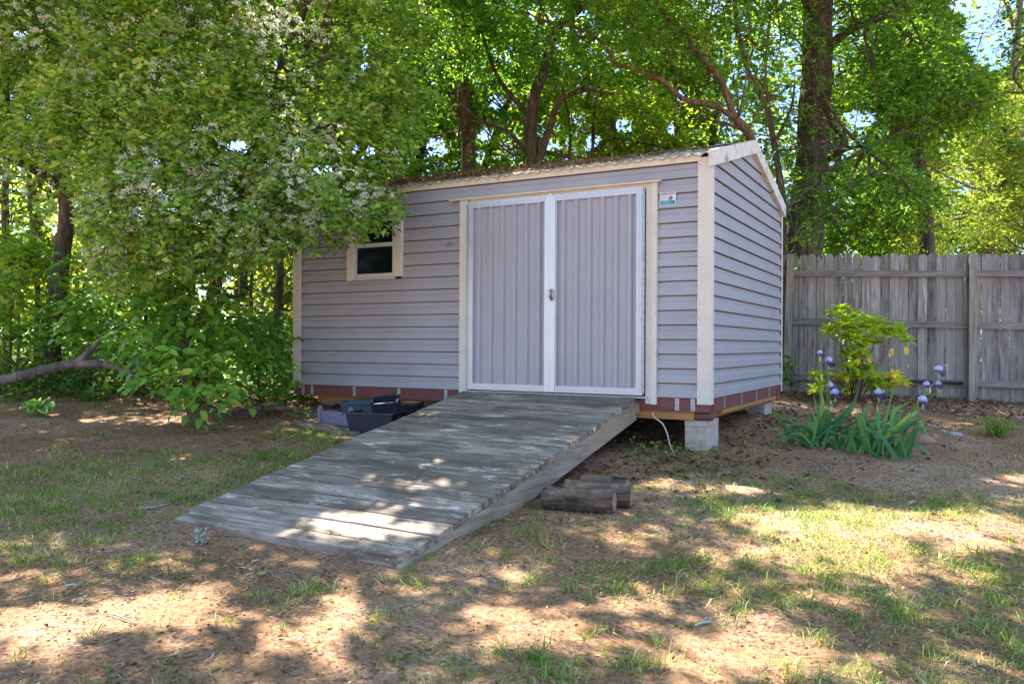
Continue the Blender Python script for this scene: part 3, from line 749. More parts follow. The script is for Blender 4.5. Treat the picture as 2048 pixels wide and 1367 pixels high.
# ================================================================ TUBS AND POTS BY THE SHED
def wall_panel(mb, a, b, h, th, z0, v=.5):
    a = np.array(a, float); b = np.array(b, float); d = unit(b-a); n = np.array([-d[1], d[0], 0])
    mb.prism([(a[0], a[1], z0), (b[0], b[1], z0), (b[0], b[1], z0+h), (a[0], a[1], z0+h)], n*th, v)
lavm = simple('lavender_plastic', (.20, .18, .25), .6, var=.15, sc_=20)
cA = gp(641, 846); cB = gp(702, 856); cC = gp(764, 866); zg = cA[2]
pe = root('planter_box', tuple(cA), 'low lavender grey plastic raised bed box at the foot of the shed', 'planter')
bk = unit(cA*[1, 1, 0]-cB*[1, 1, 0]); bn = np.array([-bk[1], bk[0], 0]); bn = bn if bn[1] > 0 else -bn
for nm, (p, q) in {'front': (cA, cB), 'front2': (cB, cC), 'side': (cA+bn*.42, cA)}.items():
    mb = MB(); wall_panel(mb, p, q, .125, .018, zg-.01)
    dpq = unit((q-p)*[1, 1, 0]); nn_ = np.array([dpq[1], -dpq[0], 0])
    for k in range(4):            # moulded brick courses
        zc = zg+.012+k*.029
        mb.beam(np.array([p[0], p[1], zc])+nn_*.002, np.array([q[0], q[1], zc])+nn_*.002, .006, .016)
    mb.build('side_panel', lavm, pe)
for p in (cA, cB, cA+bn*.42, cC):
    mb = MB(); mb.box(p[0]-.018, p[0]+.018, p[1]-.024, p[1]+.014, zg-.02, zg+.145); mb.tube([(p[0], p[1]-.005, zg+.145), (p[0], p[1]-.005, zg+.152), (p[0], p[1]-.005, zg+.165)], [.018, .019, .008], 8); mb.build('corner_post', lavm, pe)
blackp = simple('dark_blue_plastic', (.012, .018, .030), .42, var=.3, sc_=8, spots=(10, (.05, .05, .05), .66))
bluep = simple('slate_blue_plastic', (.035, .065, .095), .45, var=.2)
def tub(name, c, dx, dy, lx, ly, h, taper, mat, label, cat, rim=.02, th=.008, z0=None, tilt=None):
    z0 = c[2] if z0 is None else z0; dx = np.array([*dx, 0.]); dy = np.array([*dy, 0.]); c = np.array(c, float)
    o = root(name, (c[0], c[1], z0), label, cat)
    mb = MB()
    def ringp(sx, sy, z): return [c*[1, 1, 0]+dx*a*sx/2+dy*b*sy/2+np.array([0, 0, z]) for a, b in ((-1, -1), (1, -1), (1, 1), (-1, 1))]
    rings = [ringp(lx*taper, ly*taper, z0), ringp(lx, ly, z0+h), ringp(lx+rim*2, ly+rim*2, z0+h), ringp(lx+rim*2, ly+rim*2, z0+h+.012), ringp(lx-th*2, ly-th*2, z0+h+.012), ringp(lx*taper-th*2, ly*taper-th*2, z0+.01)]
    if tilt is not None:
        ax, ang = tilt; Rm = np.array(Matrix.Rotation(ang, 3, Vector(ax))); piv = np.array([c[0], c[1], z0])
        rings = [[piv+Rm@(p-piv) for p in r_] for r_ in rings]
    for a, b in zip(rings[:-1], rings[1:]):
        for k in range(4): mb.poly([a[k], a[(k+1) % 4], b[(k+1) % 4], b[k]])
    mb.poly(rings[0][::-1]); mb.poly(rings[-1])
    mb.build('tub_body', mat, o); return o
ex = (float(RT[0]), float(RT[1])); ey = (float(FW[0]), float(FW[1]))
q = P(735, 820, 7.75); q[2] = g(q[0], q[1])
tub('storage_tub', q+[0, 0, .0], ex, ey, .46, .30, .15, .9, bluep, 'long slate blue plastic trough standing inside the lavender planter box', 'trough')
q = P(752, 860, 6.95); q[2] = float(g(q[0], q[1]))
tub('plastic_bin', q, (.97, .24), (-.24, .97), .42, .30, .17, .86, blackp, 'black plastic bin with a wide rim beside the left edge of the ramp', 'bin')
q2 = q+np.array([.10, .04, .12]); tub('nursery_box', q2, (.9, .43), (-.43, .9), .22, .16, .17, .9, blackp, 'tilted black plastic box standing in the wide rimmed bin', 'box', rim=.006, z0=q2[2], tilt=((1, .2, 0), .35))
def pot(name, c, r, h, mat, label, cat='flower pot', tilt=None, grp=None, fill=None):
    o = root(name, tuple(c), label, cat, grp); mb = MB(); n = 24
    prof = [(0, 0), (r*.74, 0), (r*.97, h*.86), (r*1.06, h*.86), (r*1.06, h), (r*.93, h), (r*.70, .012), (0, .012)]
    Rm = np.array(Matrix.Rotation(tilt[1], 3, Vector(tilt[0]))) if tilt else np.eye(3)
    for (ra, za), (rb, zb) in zip(prof[:-1], prof[1:]):
        for k in range(n):
            a0, a1 = 2*PI*k/n, 2*PI*(k+1)/n
            pp = [(ra*math.cos(a0), ra*math.sin(a0), za), (ra*math.cos(a1), ra*math.sin(a1), za), (rb*math.cos(a1), rb*math.sin(a1), zb), (rb*math.cos(a0), rb*math.sin(a0), zb)]
            if ra == 0: pp = pp[1:]
            if rb == 0: pp = pp[:3]
            mb.poly([np.array(c)+Rm@np.array(x_) for x_ in pp])
    mb.build('pot_body', mat, o); return o
q = P(783, 850, 7.2); q[2] = float(g(q[0], q[1])); pot('flower_pot', q+[0, 0, .04], .075, .17, simple('white_plastic', (.55, .57, .58), .5), 'white plastic flower pot between the black bin and the shed')
q = P(822, 850, 7.45); q[2] = float(g(q[0], q[1])); pot('flower_pot', q+[0, 0, .02], .115, .20, blackp, 'round black plastic pot holding a smaller orange pot under the ramp edge')
pot('flower_pot', q+[0, 0, .10], .088, .12, simple('terracotta', (.55, .17, .07), .8), 'small orange terracotta pot nested inside the round black pot')
L = Leaves(); qd = P(760, 850, 7.1); n = 120; pd = qd*[1, 1, 0]+np.stack([rng.normal(0, .12, n), rng.normal(0, .08, n), rng.uniform(-.21, -.17, n)], 1); L.add(pd, rng.normal(0, 1, (n, 3))*[1, 1, .3], rng.normal(0, .4, (n, 3))+[0, 0, 1], rng.uniform(.02, .05, n), .02, rng.uniform(0, 1, n)); tag(L.build('tub_leaf_litter', M['litter']), 'dead leaves collected inside the black bin by the ramp', 'dead leaves', kind='stuff')
a, b = gp(609, 849), gp(706, 870); mb = MB(); mb.beam(a+[0, 0, .012], b+[0, 0, .012], .15, .03, v=.6)
tag(mb.build('loose_plank', M['deck']), 'loose grey plank lying flat in front of the planter box', 'plank')

# ================================================================ STONES, STICKS
rockr = simple('red_stone', (.30, .17, .13), .9, var=.25, sc_=14, bs=.6); rockg = simple('grey_stone', (.30, .29, .28), .9, var=.25, sc_=14, bs=.6)
for px, py, rx, rz_, mt, lb_ in ((1844, 885, .11, .055, rockr, 'reddish rounded stone half buried behind the right iris clump'), (1909, 872, .07, .03, rockg, 'flat grey stone between the iris and the grassy tuft'),
                                 (1885, 864, .03, .02, rockg, 'small pale stone just left of the flat grey stone'), (2036, 836, .016, .014, rockg, 'tiny pale stone at the right edge near the fence'), (1330, 1003, .014, .01, rockg, 'tiny pale pebble right of the logs')):
    q = gp(px, py); mb = MB(); mb.ell(q+[0, 0, rz_*.3], rx, rx*.7, rz_, 14, 9, jit=.07); tag(mb.build('stone', mt, None, True), lb_, 'stone', 'stones in the flower bed')
def stick(pp, r, mat, label, dz=.01):
    pts = [gp(*p[:2])+[0, 0, (p[2] if len(p) > 2 else 0)+dz] for p in pp]
    r *= .55; dz *= .6; mb = MB(); pc = curve(pts, 14); mb.tube(pc, np.linspace(r, r*.5, 14), 6, rough=.15)
    for k in (5, 9):
        d = unit(pc[k+1]-pc[k]); s = np.cross(d, [0, 0, 1])*random.choice((-1, 1)); mb.tube([pc[k], pc[k]+(d+s)*.012, pc[k]+(d*1.5+s)*.022+[0, 0, .004]], [r*.5, r*.4, r*.2], 5)
    tag(mb.build('stick', mat, None, True), label, 'stick', 'sticks lying on the lawn')
pale = simple('pale_stick', (.26, .20, .15), .9, var=.3, sc_=30)
stick([(1912, 830), (1932, 828), (1953, 829)], .009, simple('bleached_stick', (.48, .45, .42), .9), 'bleached pale stick lying left of the grassy tuft')
stick([(1642, 932), (1655, 941), (1665, 952)], .008, simple('grey_stick', (.35, .32, .30), .9), 'small forked grey twig in front of the iris')
stick([(1660, 930), (1663, 942)], .007, pale, 'short upright looking twig beside the forked grey twig')
stick([(276, 1020), (305, 1018), (336, 1011)], .012, simple('lichen_stick', (.26, .30, .30), .9, var=.4, sc_=40), 'lichen covered stick left of the ramp foot')
stick([(224, 1233), (250, 1242), (276, 1254)], .007, pale, 'thin pale stick on the sunny soil at lower left')
stick([(300, 1158), (320, 1166), (340, 1174)], .005, pale, 'thin twig just above the sunny patch at lower left')
stick([(410, 1330), (424, 1320), (430, 1308)], .005, pale, 'thin twig pointing up the lawn at the bottom left')
stick([(1255, 1265), (1285, 1273), (1312, 1280)], .005, pale, 'thin brown twig in the lower middle of the lawn')
stick([(1390, 1256), (1408, 1250), (1424, 1246)], .008, simple('blue_grey_twig', (.30, .34, .34), .9), 'short blue grey twig right of the lower middle lawn')
stick([(1430, 1092), (1510, 1093), (1580, 1092)], .004, pale, 'long straight thin twig on the sunny grass')
stick([(130, 1176), (141, 1174), (152, 1173)], .008, simple('grey_bit', (.42, .42, .42), .9), 'short grey stick in the shade at far left of lawn')
stick([(560, 1140), (580, 1146), (600, 1152)], .005, pale, 'thin brown twig beside the curled pale leaves')
# pile of sticks and bark by the undergrowth
o = root('brush_pile', tuple(gp(500, 832)), 'small heap of broken sticks and pale bark between the undergrowth and the shed', 'brush pile')
mb = MB(); c0 = gp(500, 834)
for k in range(26):
    c = c0+np.array([rng.normal(0, .13), rng.normal(0, .12), rng.uniform(.01, .10)]); d = unit(np.array([rng.normal(), rng.normal()*.6, rng.normal()*.15]))*rng.uniform(.08, .26)
    mb.tube([c-d, c, c+d], [.004, rng.uniform(.004, .010), .003], 5)
mb.build('sticks', M['dead'], o)
mb = MB()
for k in range(5):
    c = c0+np.array([rng.normal(0, .12), rng.normal(0, .10), .08+rng.uniform(0, .03)]); mb.beam(c-RT*.09, c+RT*.09+[0, 0, rng.normal(0, .01)], .05, .006)
mb.build('bark_strips', pale, o)

# where the photograph's lawn is sunlit, the crowns above it are open
LIT = [(150, 1245, 190, 34), (60, 1160, 110, 14), (356, 1205, 105, 34), (258, 1128, 75, 10), (390, 1102, 40, 8), (687, 1212, 55, 45), (620, 1275, 110, 28), (215, 939, 95, 5), (356, 916, 30, 6), (185, 840, 36, 5), (352, 840, 26, 5),
       (60, 1300, 110, 26), (1160, 833, 60, 7), (1092, 856, 50, 7), (1208, 828, 28, 5), (741, 999, 55, 10), (851, 1009, 50, 10), (880, 980, 36, 6), (717, 1064, 95, 14), (765, 1092, 110, 15), (588, 1090, 80, 8),
       (1460, 980, 95, 9), (1537, 1036, 90, 16), (1767, 1046, 250, 28), (1998, 1072, 95, 34), (1460, 1104, 95, 20), (1665, 1100, 160, 24), (1844, 1148, 150, 18), (1041, 1145, 60, 16), (1629, 1150, 110, 12), (1266, 1207, 66, 26),
       (1077, 1258, 120, 30), (1010, 1225, 90, 15), (1435, 1227, 56, 13), (1512, 1288, 170, 36), (1450, 1338, 140, 30), (1972, 1217, 55, 11), (1870, 1290, 55, 14), (1793, 1350, 120, 20), (2024, 962, 45, 14), (1297, 966, 34, 14),
       (2018, 1005, 55, 9), (1266, 1072, 74, 10), (1205, 1290, 80, 18), (1600, 742, 36, 7), (1740, 795, 46, 8), (480, 1225, 60, 12), (830, 1180, 60, 8), (900, 1290, 70, 10), (1950, 1105, 90, 14), (1230, 1014, 18, 4)]
def litmask(px, py):
    m_ = np.zeros(np.shape(px), bool)
    wx = 14*np.sin(px/37+py/9)+9*np.sin(px/15-py/6); wy = 3.5*np.sin(px/29)+2.5*np.sin(px/11+py/7)
    for (a, b, c, d) in LIT: m_ |= ((px+wx-a)/(c*1.15))**2+((py+wy-b)/(d*1.3))**2 < 1
    return m_
SUNLIT = [(P(180, 620, 15), 1.6), (P(30, 600, 12.5), 1.3), (P(560, 600, 17), 1.3), (P(1930, 430, 14), .9), (P(1800, 470, 13.4), .5), (P(1030, 80, 12), .6), (P(1180, 150, 12), .5), (P(1330, 90, 10), .42), (P(1830, 110, 11.6), .6), (P(1680, 330, 10.6), .4),
          (P(1590, 420, 10.2), .3), (P(1480, 180, 10.4), .35), (P(420, 400, 6.9), .42), (P(250, 160, 7.4), .45), (P(560, 150, 7.5), .42), (P(330, 520, 6.9), .35), (P(640, 380, 6.8), .35), (P(90, 60, 7.9), .5), (P(700, 250, 7.3), .3), (P(860, 120, 12.2), .6),
          (P(1740, 200, 11), .4), (P(960, 290, 12.6), .4), (P(380, 650, 7.4), .28), (P(130, 480, 7.3), .35), (P(1260, 250, 17), .8), (P(1720, 420, 18), 1.0), (P(60, 420, 15), 1.2), (P(1450, 60, 17), .8)]
def opens(pos, rg, pr=.93):
    """leaves that would shade a sunlit patch of the lawn"""
    gz = g(pos[:, 0], pos[:, 1]); q = pos.copy()
    for _ in range(2):
        t = (pos[:, 2]-gz)/SUN[2]; q = pos-SUN*t[:, None]; gz = g(q[:, 0], q[:, 1])
    px, py, z = project(np.stack([q[:, 0], q[:, 1], gz], 1))
    m_ = (z > 1)&litmask(px, py)&(pos[:, 2] > gz+.5)
    for c, r in SUNLIT:              # boughs and clearings the sun reaches
        d = pos-c; t = d@SUN; m_ |= (t > r*1.0)&(np.linalg.norm(d-t[:, None]*SUN, axis=1) < r)
    return m_&(rg.uniform(size=len(pos)) < pr)
# ================================================================ TREES
def branches(mb, limbs, r0s, depth_pts=None, seg=8, twigs=0, tl=.5, rg=rng):
    for pts, (ra, rb) in zip(limbs, r0s):
        n = max(8, len(pts)*5); c = curve(pts, n); rad = np.linspace(ra, rb, n)
        mb.tube(c, rad, seg, rough=.07)
        for k in range(twigs):
            i = rg.integers(n//4, n-1); d = unit(unit(c[min(i+1, n-1)]-c[i])*.6+rg.normal(0, .7, 3)+[0, 0, .2]); l = tl*rg.uniform(.4, 1.2)
            q = c[i]+d*l*.5+rg.normal(0, .06*l, 3); e = c[i]+d*l+rg.normal(0, .12*l, 3)+[0, 0, .1*l]
            mb.tube(curve([c[i], q, e], 6), np.linspace(rad[i]*.35, rad[i]*.08+.002, 6), 5)
def PP(l, d): return [P(*p, d if len(p) == 2 else 1) if len(p) == 2 else P(p[0], p[1], p[2]) for p in l]
def E3(px, py, d, rx, rz_=None): return (P(px, py, d), rx, rz_ or rx*.8)
def crown_branches(mb, frm, ells, r, rg, nsub=5):
    for (c, rx, rz_) in ells:
        f = frm[np.argmin([np.linalg.norm(c-q) for q in frm])]
        mid = (f+c)/2+rg.normal(0, .15*rx, 3)
        mb.tube(curve([f, mid, c], 10), np.linspace(r, r*.45, 10), 6, rough=.08)
        for k in range(nsub):
            d = unit(rg.normal(size=3)+[0, 0, .3]); e = c+d*[rx, rx, rz_]*.85
            mb.tube(curve([c, (c+e)/2+rg.normal(0, .1*rx, 3), e], 7), np.linspace(r*.42, .004, 7), 5)
def tree(name, base, label, cat, barkm, leafm, limbs, rads, ells, nspray, M_=24, tw=.42, leaf=.075, width=.42, vb=.45, cut=None, group=None, seed=1, extra=None, twigs=4, gapk=1.0, droop=.25, part='crown', rich=False, br=None):
    rg = np.random.default_rng(seed)
    o = root(name, tuple(base), label, cat, group)
    mb = MB(); branches(mb, limbs, rads, twigs=twigs, rg=rg)
    frm = [p for l in limbs for p in curve(l, 12)[4:]] or [np.array(base)]
    if ells: crown_branches(mb, frm, ells, br or min(.028, max(.012, rads[0][1]*.4)), rg)
    mb.build('trunk', barkm, o, True)
    L = Leaves()
    if ells and nspray:
        org, d = in_ell(rg, nspray, ells, .15)
        # clumps: keep more sprays where a slow noise is high
        ph = rg.uniform(0, 6, 6)
        dn = np.sin(org[:, 0]*3.1+ph[0])+np.sin(org[:, 1]*2.7+ph[1])+np.sin(org[:, 2]*3.7+ph[2])+np.sin((org[:, 0]-org[:, 1])*1.9+ph[3])
        keep = dn > rg.uniform(-2.7, 1.7, len(org)); org = org[keep]; d = d[keep]; dn = dn[keep]
        out = d*.8+rg.normal(0, .6, d.shape); out[:, 2] *= .5
        vbs = np.clip(vb+.06*dn+rg.normal(0, .13, len(org)), 0, 1)
        def cf(px, py, pos):
            m_ = in_shed(pos)|(pos[:, 2] < g(pos[:, 0], pos[:, 1])+.03)|opens(pos, rg)
            if gapk: m_ |= gapmask(px, py, gapk)&(rg.uniform(size=len(px)) < .93)
            if cut is not None: m_ |= cut(px, py, pos)
            return m_
        sprays(L, org, out, M_, tw, leaf, width, vbs, droop, rg, cut=cf)
    if extra: extra(L, rg)
    if L.count(): L.build(part, leafm, o, rich=rich)
    return o

def shade_canopy(L, rg, x0, x1, y0, y1, n, h0, h1):
    """leaf clusters added out of view along sun rays to shade the lawn"""
    gx = rg.uniform(x0, x1, n); gy = rg.uniform(y0, y1, n); gz = g(gx, gy)
    px, py, z = project(np.stack([gx, gy, gz], 1))
    vis = (z > 1)&(px > -60)&(px < 2110)&(py < 1420)
    lit = np.where(vis, litmask(px, py), np.sin(gx*2.1+1)+np.sin(gy*2.6)+np.sin(gx*gy*.7) > 1.1)
    keep = ~lit; gx, gy, gz = gx[keep], gy[keep], gz[keep]  # unseen leaves are added only over ground meant to be shaded
    h = rg.uniform(h0, h1, len(gx)); t = h/SUN[2]
    c = np.stack([gx, gy, gz], 1)+SUN*t[:, None]
    K = 5
    p = np.repeat(c, K, 0)+rg.normal(0, .055, (len(c)*K, 3))
    # stay above the picture and away from the shed
    ppx, ppy, pz = project(p)
    ok = ~((pz > .5)&(ppy > 14)&(ppx > 0)&(ppx < 2048))
    p = p[ok]; k = len(p)
    a = rg.normal(0, 1, (k, 3)); nn = rg.normal(0, .45, (k, 3))+[0, 0, 1]
    l = .10*rg.uniform(.8, 1.3, k)
    L.add(p, a, nn, l, l*.6, np.clip(rg.normal(.45, .2, k), 0, 1))

G_ = lambda px, d: gd(px, d)
# T1: big trunk behind the fence
b = G_(1598, 12.4)
limbs = [[b-[0, 0, .1]]+[P(*p) for p in ((1603, 560, 12.2), (1612, 450, 12), (1624, 330, 12), (1630, 200, 12), (1636, 60, 12), (1642, -250, 12), (1636, -700, 11.6))],
         [P(1640, 110, 12), P(1700, 60, 11.6), P(1790, 20, 11.2), P(1880, -60, 11)], [P(1632, 30, 12), P(1560, -120, 11), P(1450, -320, 9.5)], [P(1640, -150, 12), P(1750, -330, 10.5), P(1900, -500, 9)], [P(1627, 340, 12), P(1690, 300, 11.4), P(1740, 290, 11)]]
tree('oak_tree', b, 'thick trunked tall tree rising behind the fence just right of the shed', 'tree', M['bark'], M['leafT'], limbs, [(.30, .17), (.07, .03), (.12, .05), (.12, .05), (.05, .02)],
     [*[E3(*q_) for q_ in ((1612, 230, 11.1, .34), (1625, 150, 11.2, .34), (1600, 300, 11.0, .32), (1640, 400, 11.2, .30), (1585, 440, 11, .22), (1640, 200, 11.2, .3))*4], E3(1745, 130, 11.2, .9), E3(1840, 90, 11.6, 1.0), E3(1790, 260, 10.9, .62), E3(1900, 190, 12, .7), E3(1660, 335, 10.3, .42), E3(1740, 350, 10.7, .55), E3(1590, 400, 10.2, .26), E3(1660, 440, 10.9, .32), E3(1620, 130, 10.6, .42, .3), E3(1560, 60, 11, .6), E3(1700, 10, 11, .9), E3(1820, 380, 11.6, .6), E3(1760, -130, 11, 1.6), E3(1560, -300, 11, 1.7), E3(1900, -350, 11.5, 1.8), E3(1650, -650, 11.5, 2.0)],
     5400, leaf=.085, width=.36, vb=.42, seed=11, cut=lambda px, py, p: (px > 1952)&(py < 330)&(px-1952 > (py-110)*.25),
     extra=lambda L, rg: shade_canopy(L, rg, 3.6, 10, -6.5, 1.2, 12500, 5.2, 7.8))
# T2 leaning tree behind the shed
b = G_(1525, 9.8); d2 = 9.8
limbs = [[b-[0, 0, .05], P(1527, 480, d2), P(1524, 370, d2), P(1505, 285, d2), P(1488, 255, d2), P(1471, 238, d2)],
         [P(x, y, d2-.02*i) for i, (x, y) in enumerate(((1471, 238), (1430, 213), (1369, 199), (1325, 161), (1270, 140), (1228, 126), (1216, 102), (1187, 70), (1150, 55), (1105, 48), (1040, 20)))],
         [P(x, y, d2) for x, y in ((1471, 238), (1451, 187), (1442, 161), (1410, 123), (1386, 102), (1372, 64), (1325, 26), (1280, -60), (1200, -200))],
         [P(x, y, d2) for x, y in ((1407, 118), (1410, 90), (1416, 58), (1427, 0), (1440, -120))],
         [P(x, y, d2) for x, y in ((1319, 161), (1334, 123), (1342, 88), (1334, 50))],
         [P(x, y, d2) for x, y in ((1478, 235), (1487, 190), (1495, 140), (1510, 90))]]
tree('leaning_tree', b, 'slim tree leaning left behind the shed ridge with two long curving limbs', 'tree', M['barkred'], M['leafT'], limbs, [(.065, .05), (.036, .009), (.042, .012), (.02, .01), (.016, .006), (.014, .006)],
     [E3(1380, 60, 9.8, .62), E3(1270, 60, 9.8, .55), E3(1160, 70, 9.6, .5), E3(1480, 70, 9.8, .55), E3(1080, 10, 9.6, .55), E3(1330, -60, 9.4, .9), E3(1200, -170, 9, 1.1), E3(1450, -200, 9.4, 1.1), E3(1540, 190, 10.2, .42), E3(1300, -420, 9, 1.3), E3(1400, 190, 10.6, .3)],
     1500, leaf=.07, width=.36, vb=.48, seed=12, twigs=6, extra=lambda L, rg: shade_canopy(L, rg, -.4, 3.6, -6.5, 1.2, 8000, 4.9, 7.2))
# T6 slim trunk between
b = G_(1560, 12.0); d6 = 12.0
limbs = [[b-[0, 0, .05], P(1566, 440, d6), P(1556, 336, d6), P(1545, 269, d6), P(1534, 215, d6), P(1504, 161, d6), P(1490, 120, d6), P(1470, 20, d6), P(1470, -160, d6)], [P(1538, 235, d6), P(1533, 180, d6), P(1532, 110, d6), P(1545, 0, d6)],
         [P(1504, 67, d6), P(1497, 30, d6), P(1490, -10, d6), P(1470, -90, d6)], [P(1548, 290, d6), P(1582, 215, d6), P(1590, 160, d6)]]
tree('slender_tree', b, 'slender pale barked tree standing between the leaning tree and the thick trunk', 'tree', M['barkpale'], M['leafT'], limbs, [(.055, .03), (.028, .012), (.022, .015), (.03, .012)],
     [E3(1520, 330, 10.6, .28), E3(1450, 250, 11, .45), E3(1500, 60, 10.4, .6), E3(1480, -150, 10.4, 1.0), E3(1570, 300, 10.8, .3), E3(1590, 470, 10.0, .22)], 700, leaf=.07, width=.38, vb=.4, seed=13)
# T3 double trunk behind the shed
b = G_(1066, 12.2); d3 = 12.2
limbs = [[b-[0, 0, .05], P(1066, 420, d3), P(1064, 322, d3), P(1062, 234, d3), P(1070, 190, d3), P(1088, 140, d3), P(1099, 100, d3), P(1111, 60, d3), P(1172, -10, d3), P(1200, -200, d3)],
         [P(1066, 380, d3), P(1080, 315, d3-.1), P(1099, 258, d3-.1), P(1117, 205, d3-.1), P(1149, 186, d3-.1), P(1187, 180, d3-.1), P(1230, 190, d3-.1)],
         [P(1062, 236, d3), P(1046, 218, d3), P(1008, 173, d3), P(985, 130, d3), P(960, 50, d3)], [P(1062, 320, d3), P(1049, 300, d3), P(1017, 264, d3), P(973, 246, d3), P(938, 225, d3), P(900, 190, d3)],
         [P(1064, 300, d3), P(1030, 310, d3+.2), P(1000, 290, d3+.2), P(940, 230, d3+.3)]]
tree('forked_tree', b, 'double trunked tree forking behind the middle of the shed roof', 'tree', M['bark'], M['leafT'], limbs, [(.125, .05), (.075, .02), (.05, .018), (.04, .015), (.02, .01)],
     [E3(1060, 100, 12.4, .9), E3(950, 110, 12, .8), E3(1170, 210, 12.8, .6), E3(1000, 10, 12, 1.0), E3(1130, 20, 12, .9), E3(880, 60, 11.8, .8), E3(1020, 300, 12.8, .3), E3(900, 200, 12.6, .45), E3(1050, -250, 12, 1.8), E3(900, -400, 11.5, 1.8), E3(1250, -300, 12, 1.6)],
     1900, leaf=.085, width=.42, vb=.5, seed=14, extra=lambda L, rg: shade_canopy(L, rg, 3.0, 8.5, 1.2, 5.5, 5000, 6.5, 9))
# T4 ivy trunk
b = G_(932, 12.6)
tree('ivy_clad_tree', b, 'leaf wrapped trunk seen over the left part of the shed roof', 'tree', M['bark'], M['leafT'], [[b-[0, 0, .05], P(938, 330, 12.6), P(930, 249, 12.6), P(925, 150, 12.6), P(915, 0, 12.6), P(900, -250, 12.6)], [P(930, 240, 12.6), P(880, 150, 12.4), P(840, 40, 12.2)]], [(.13, .07), (.05, .02)],
     [E3(930, 290, 12.4, .3, .5), E3(870, 180, 12.3, .55), E3(850, 40, 12.2, .9), E3(800, 180, 12.6, .55), E3(820, 280, 12.6, .3), E3(780, -120, 12, 1.4), E3(900, -100, 12.5, 1.2)], 1100, leaf=.08, width=.42, vb=.52, seed=15)
# T5 twiggy saplings behind the roof
for i, (px, pts, e) in enumerate(((1140, ((1140, 316), (1139, 249), (1128, 190), (1110, 120)), [(1200, 260, 13, .32), (1120, 160, 13, .4)]),
                                  (1180, ((1185, 320), (1188, 250), (1192, 200), (1210, 120)), [(1230, 230, 13.2, .36), (1210, 310, 13.4, .3)]),
                                  (1350, ((1352, 300), (1349, 220), (1360, 150), (1375, 60)), [(1330, 270, 13, .35), (1400, 230, 13.2, .4), (1290, 300, 13, .3)]))):
    b = G_(px, 13)
    tree('sapling', b, ('thin sapling just right of the forked tree', 'second thin sapling right of the forked tree, above the roof', 'dark thin sapling below the long limb of the leaning tree')[i], 'tree', M['bark'], M['leafB'],
         [[b-[0, 0, .05]]+[P(x, y, 13) for x, y in pts], [P(pts[0][0], pts[0][1], 13), P(pts[0][0]-50, pts[0][1]-10, 13), P(pts[0][0]-130, pts[0][1]-25, 13)]], [(.035, .012), (.02, .008)], [E3(*q_) for q_ in e], 260, leaf=.08, vb=.6, seed=30+i, group='thin saplings behind the shed')

# conifer like thicket at right
b = G_(1990, 15)
def bare(mb_limbs): return mb_limbs
lb_ = [[b, P(1985, 480, 15), P(2000, 350, 15), P(2020, 200, 15), P(2035, 60, 15), P(2050, -150, 15)], [P(1990, 500, 15), P(1960, 440, 14.5), P(1930, 425, 14), P(1880, 400, 13.6)], [P(1990, 430, 15), P(1900, 440, 14), P(1830, 470, 13.5), P(1800, 500, 13.2)],
       [P(1995, 400, 15), P(1950, 340, 14.5), P(1900, 330, 14), P(1840, 310, 13.7)], [P(1990, 460, 15), P(2030, 490, 14.4), P(2060, 500, 14)], [P(1998, 380, 15), P(1960, 380, 14), P(1890, 350, 13.5), P(1750, 270, 13)]]
CED = 1
tree('cedar_tree', b, 'pale barked scraggly tree with bare drooping branches above the right end of the fence', 'tree', M['barkpale'], M['leafY'], lb_, [(.10, .05), (.035, .008), (.035, .01), (.03, .008), (.03, .01), (.025, .008)],
     [E3(1900, 440, 14.2, .8, .45), E3(1990, 400, 14.6, .8, .6), E3(1830, 480, 13.8, .5, .3), E3(1990, 250, 15, .9), E3(1850, 350, 14, .6, .45), E3(2080, 300, 15, 1.0)], 2300, leaf=.07, width=.25, vb=.5, seed=16, droop=.5, twigs=9, M_=30)
b = G_(2120, 11.5)
tree('edge_tree', b, 'dark leaved tree whose branches reach in at the upper right edge', 'tree', M['bark'], M['leafT'], [[b, P(2130, 400, 11.5), P(2125, 100, 11.5), P(2130, -300, 11.5)], [P(2125, 150, 11.5), P(2080, 110, 11.3), P(2040, 90, 11)]], [(.14, .07), (.04, .01)],
     [E3(2055, 90, 11, .28, .34), E3(2050, 185, 11.2, .42), E3(2130, 60, 11.5, .8), E3(2090, 300, 11.5, .5), E3(2150, -200, 11.5, 1.5)], 800, leaf=.075, vb=.3, seed=17, gapk=0)
b = G_(1860, 13.2)
tree('broadleaf_tree', b, 'bright green bushy tree right of the thick trunk above the fence', 'tree', M['bark'], M['leafB'], [[b, P(1850, 420, 13.2), P(1830, 250, 13.2), P(1850, 60, 13.2), P(1840, -150, 13.2)]], [(.13, .05)],
     [E3(1850, 170, 13, .9), E3(1920, 130, 13.2, .55), E3(1780, 200, 13.2, .8), E3(1900, 240, 13.5, .6), E3(1720, 400, 13, .7), E3(1800, 420, 13.2, .6), E3(1700, 470, 12.6, .45), E3(1900, -10, 13.2, .4), E3(1800, 30, 13.4, .8), E3(1750, -200, 13.2, 1.6)], 3600, leaf=.10, vb=.42, seed=18, cut=lambda px, py, p: (px > 1948)&(py < 130))

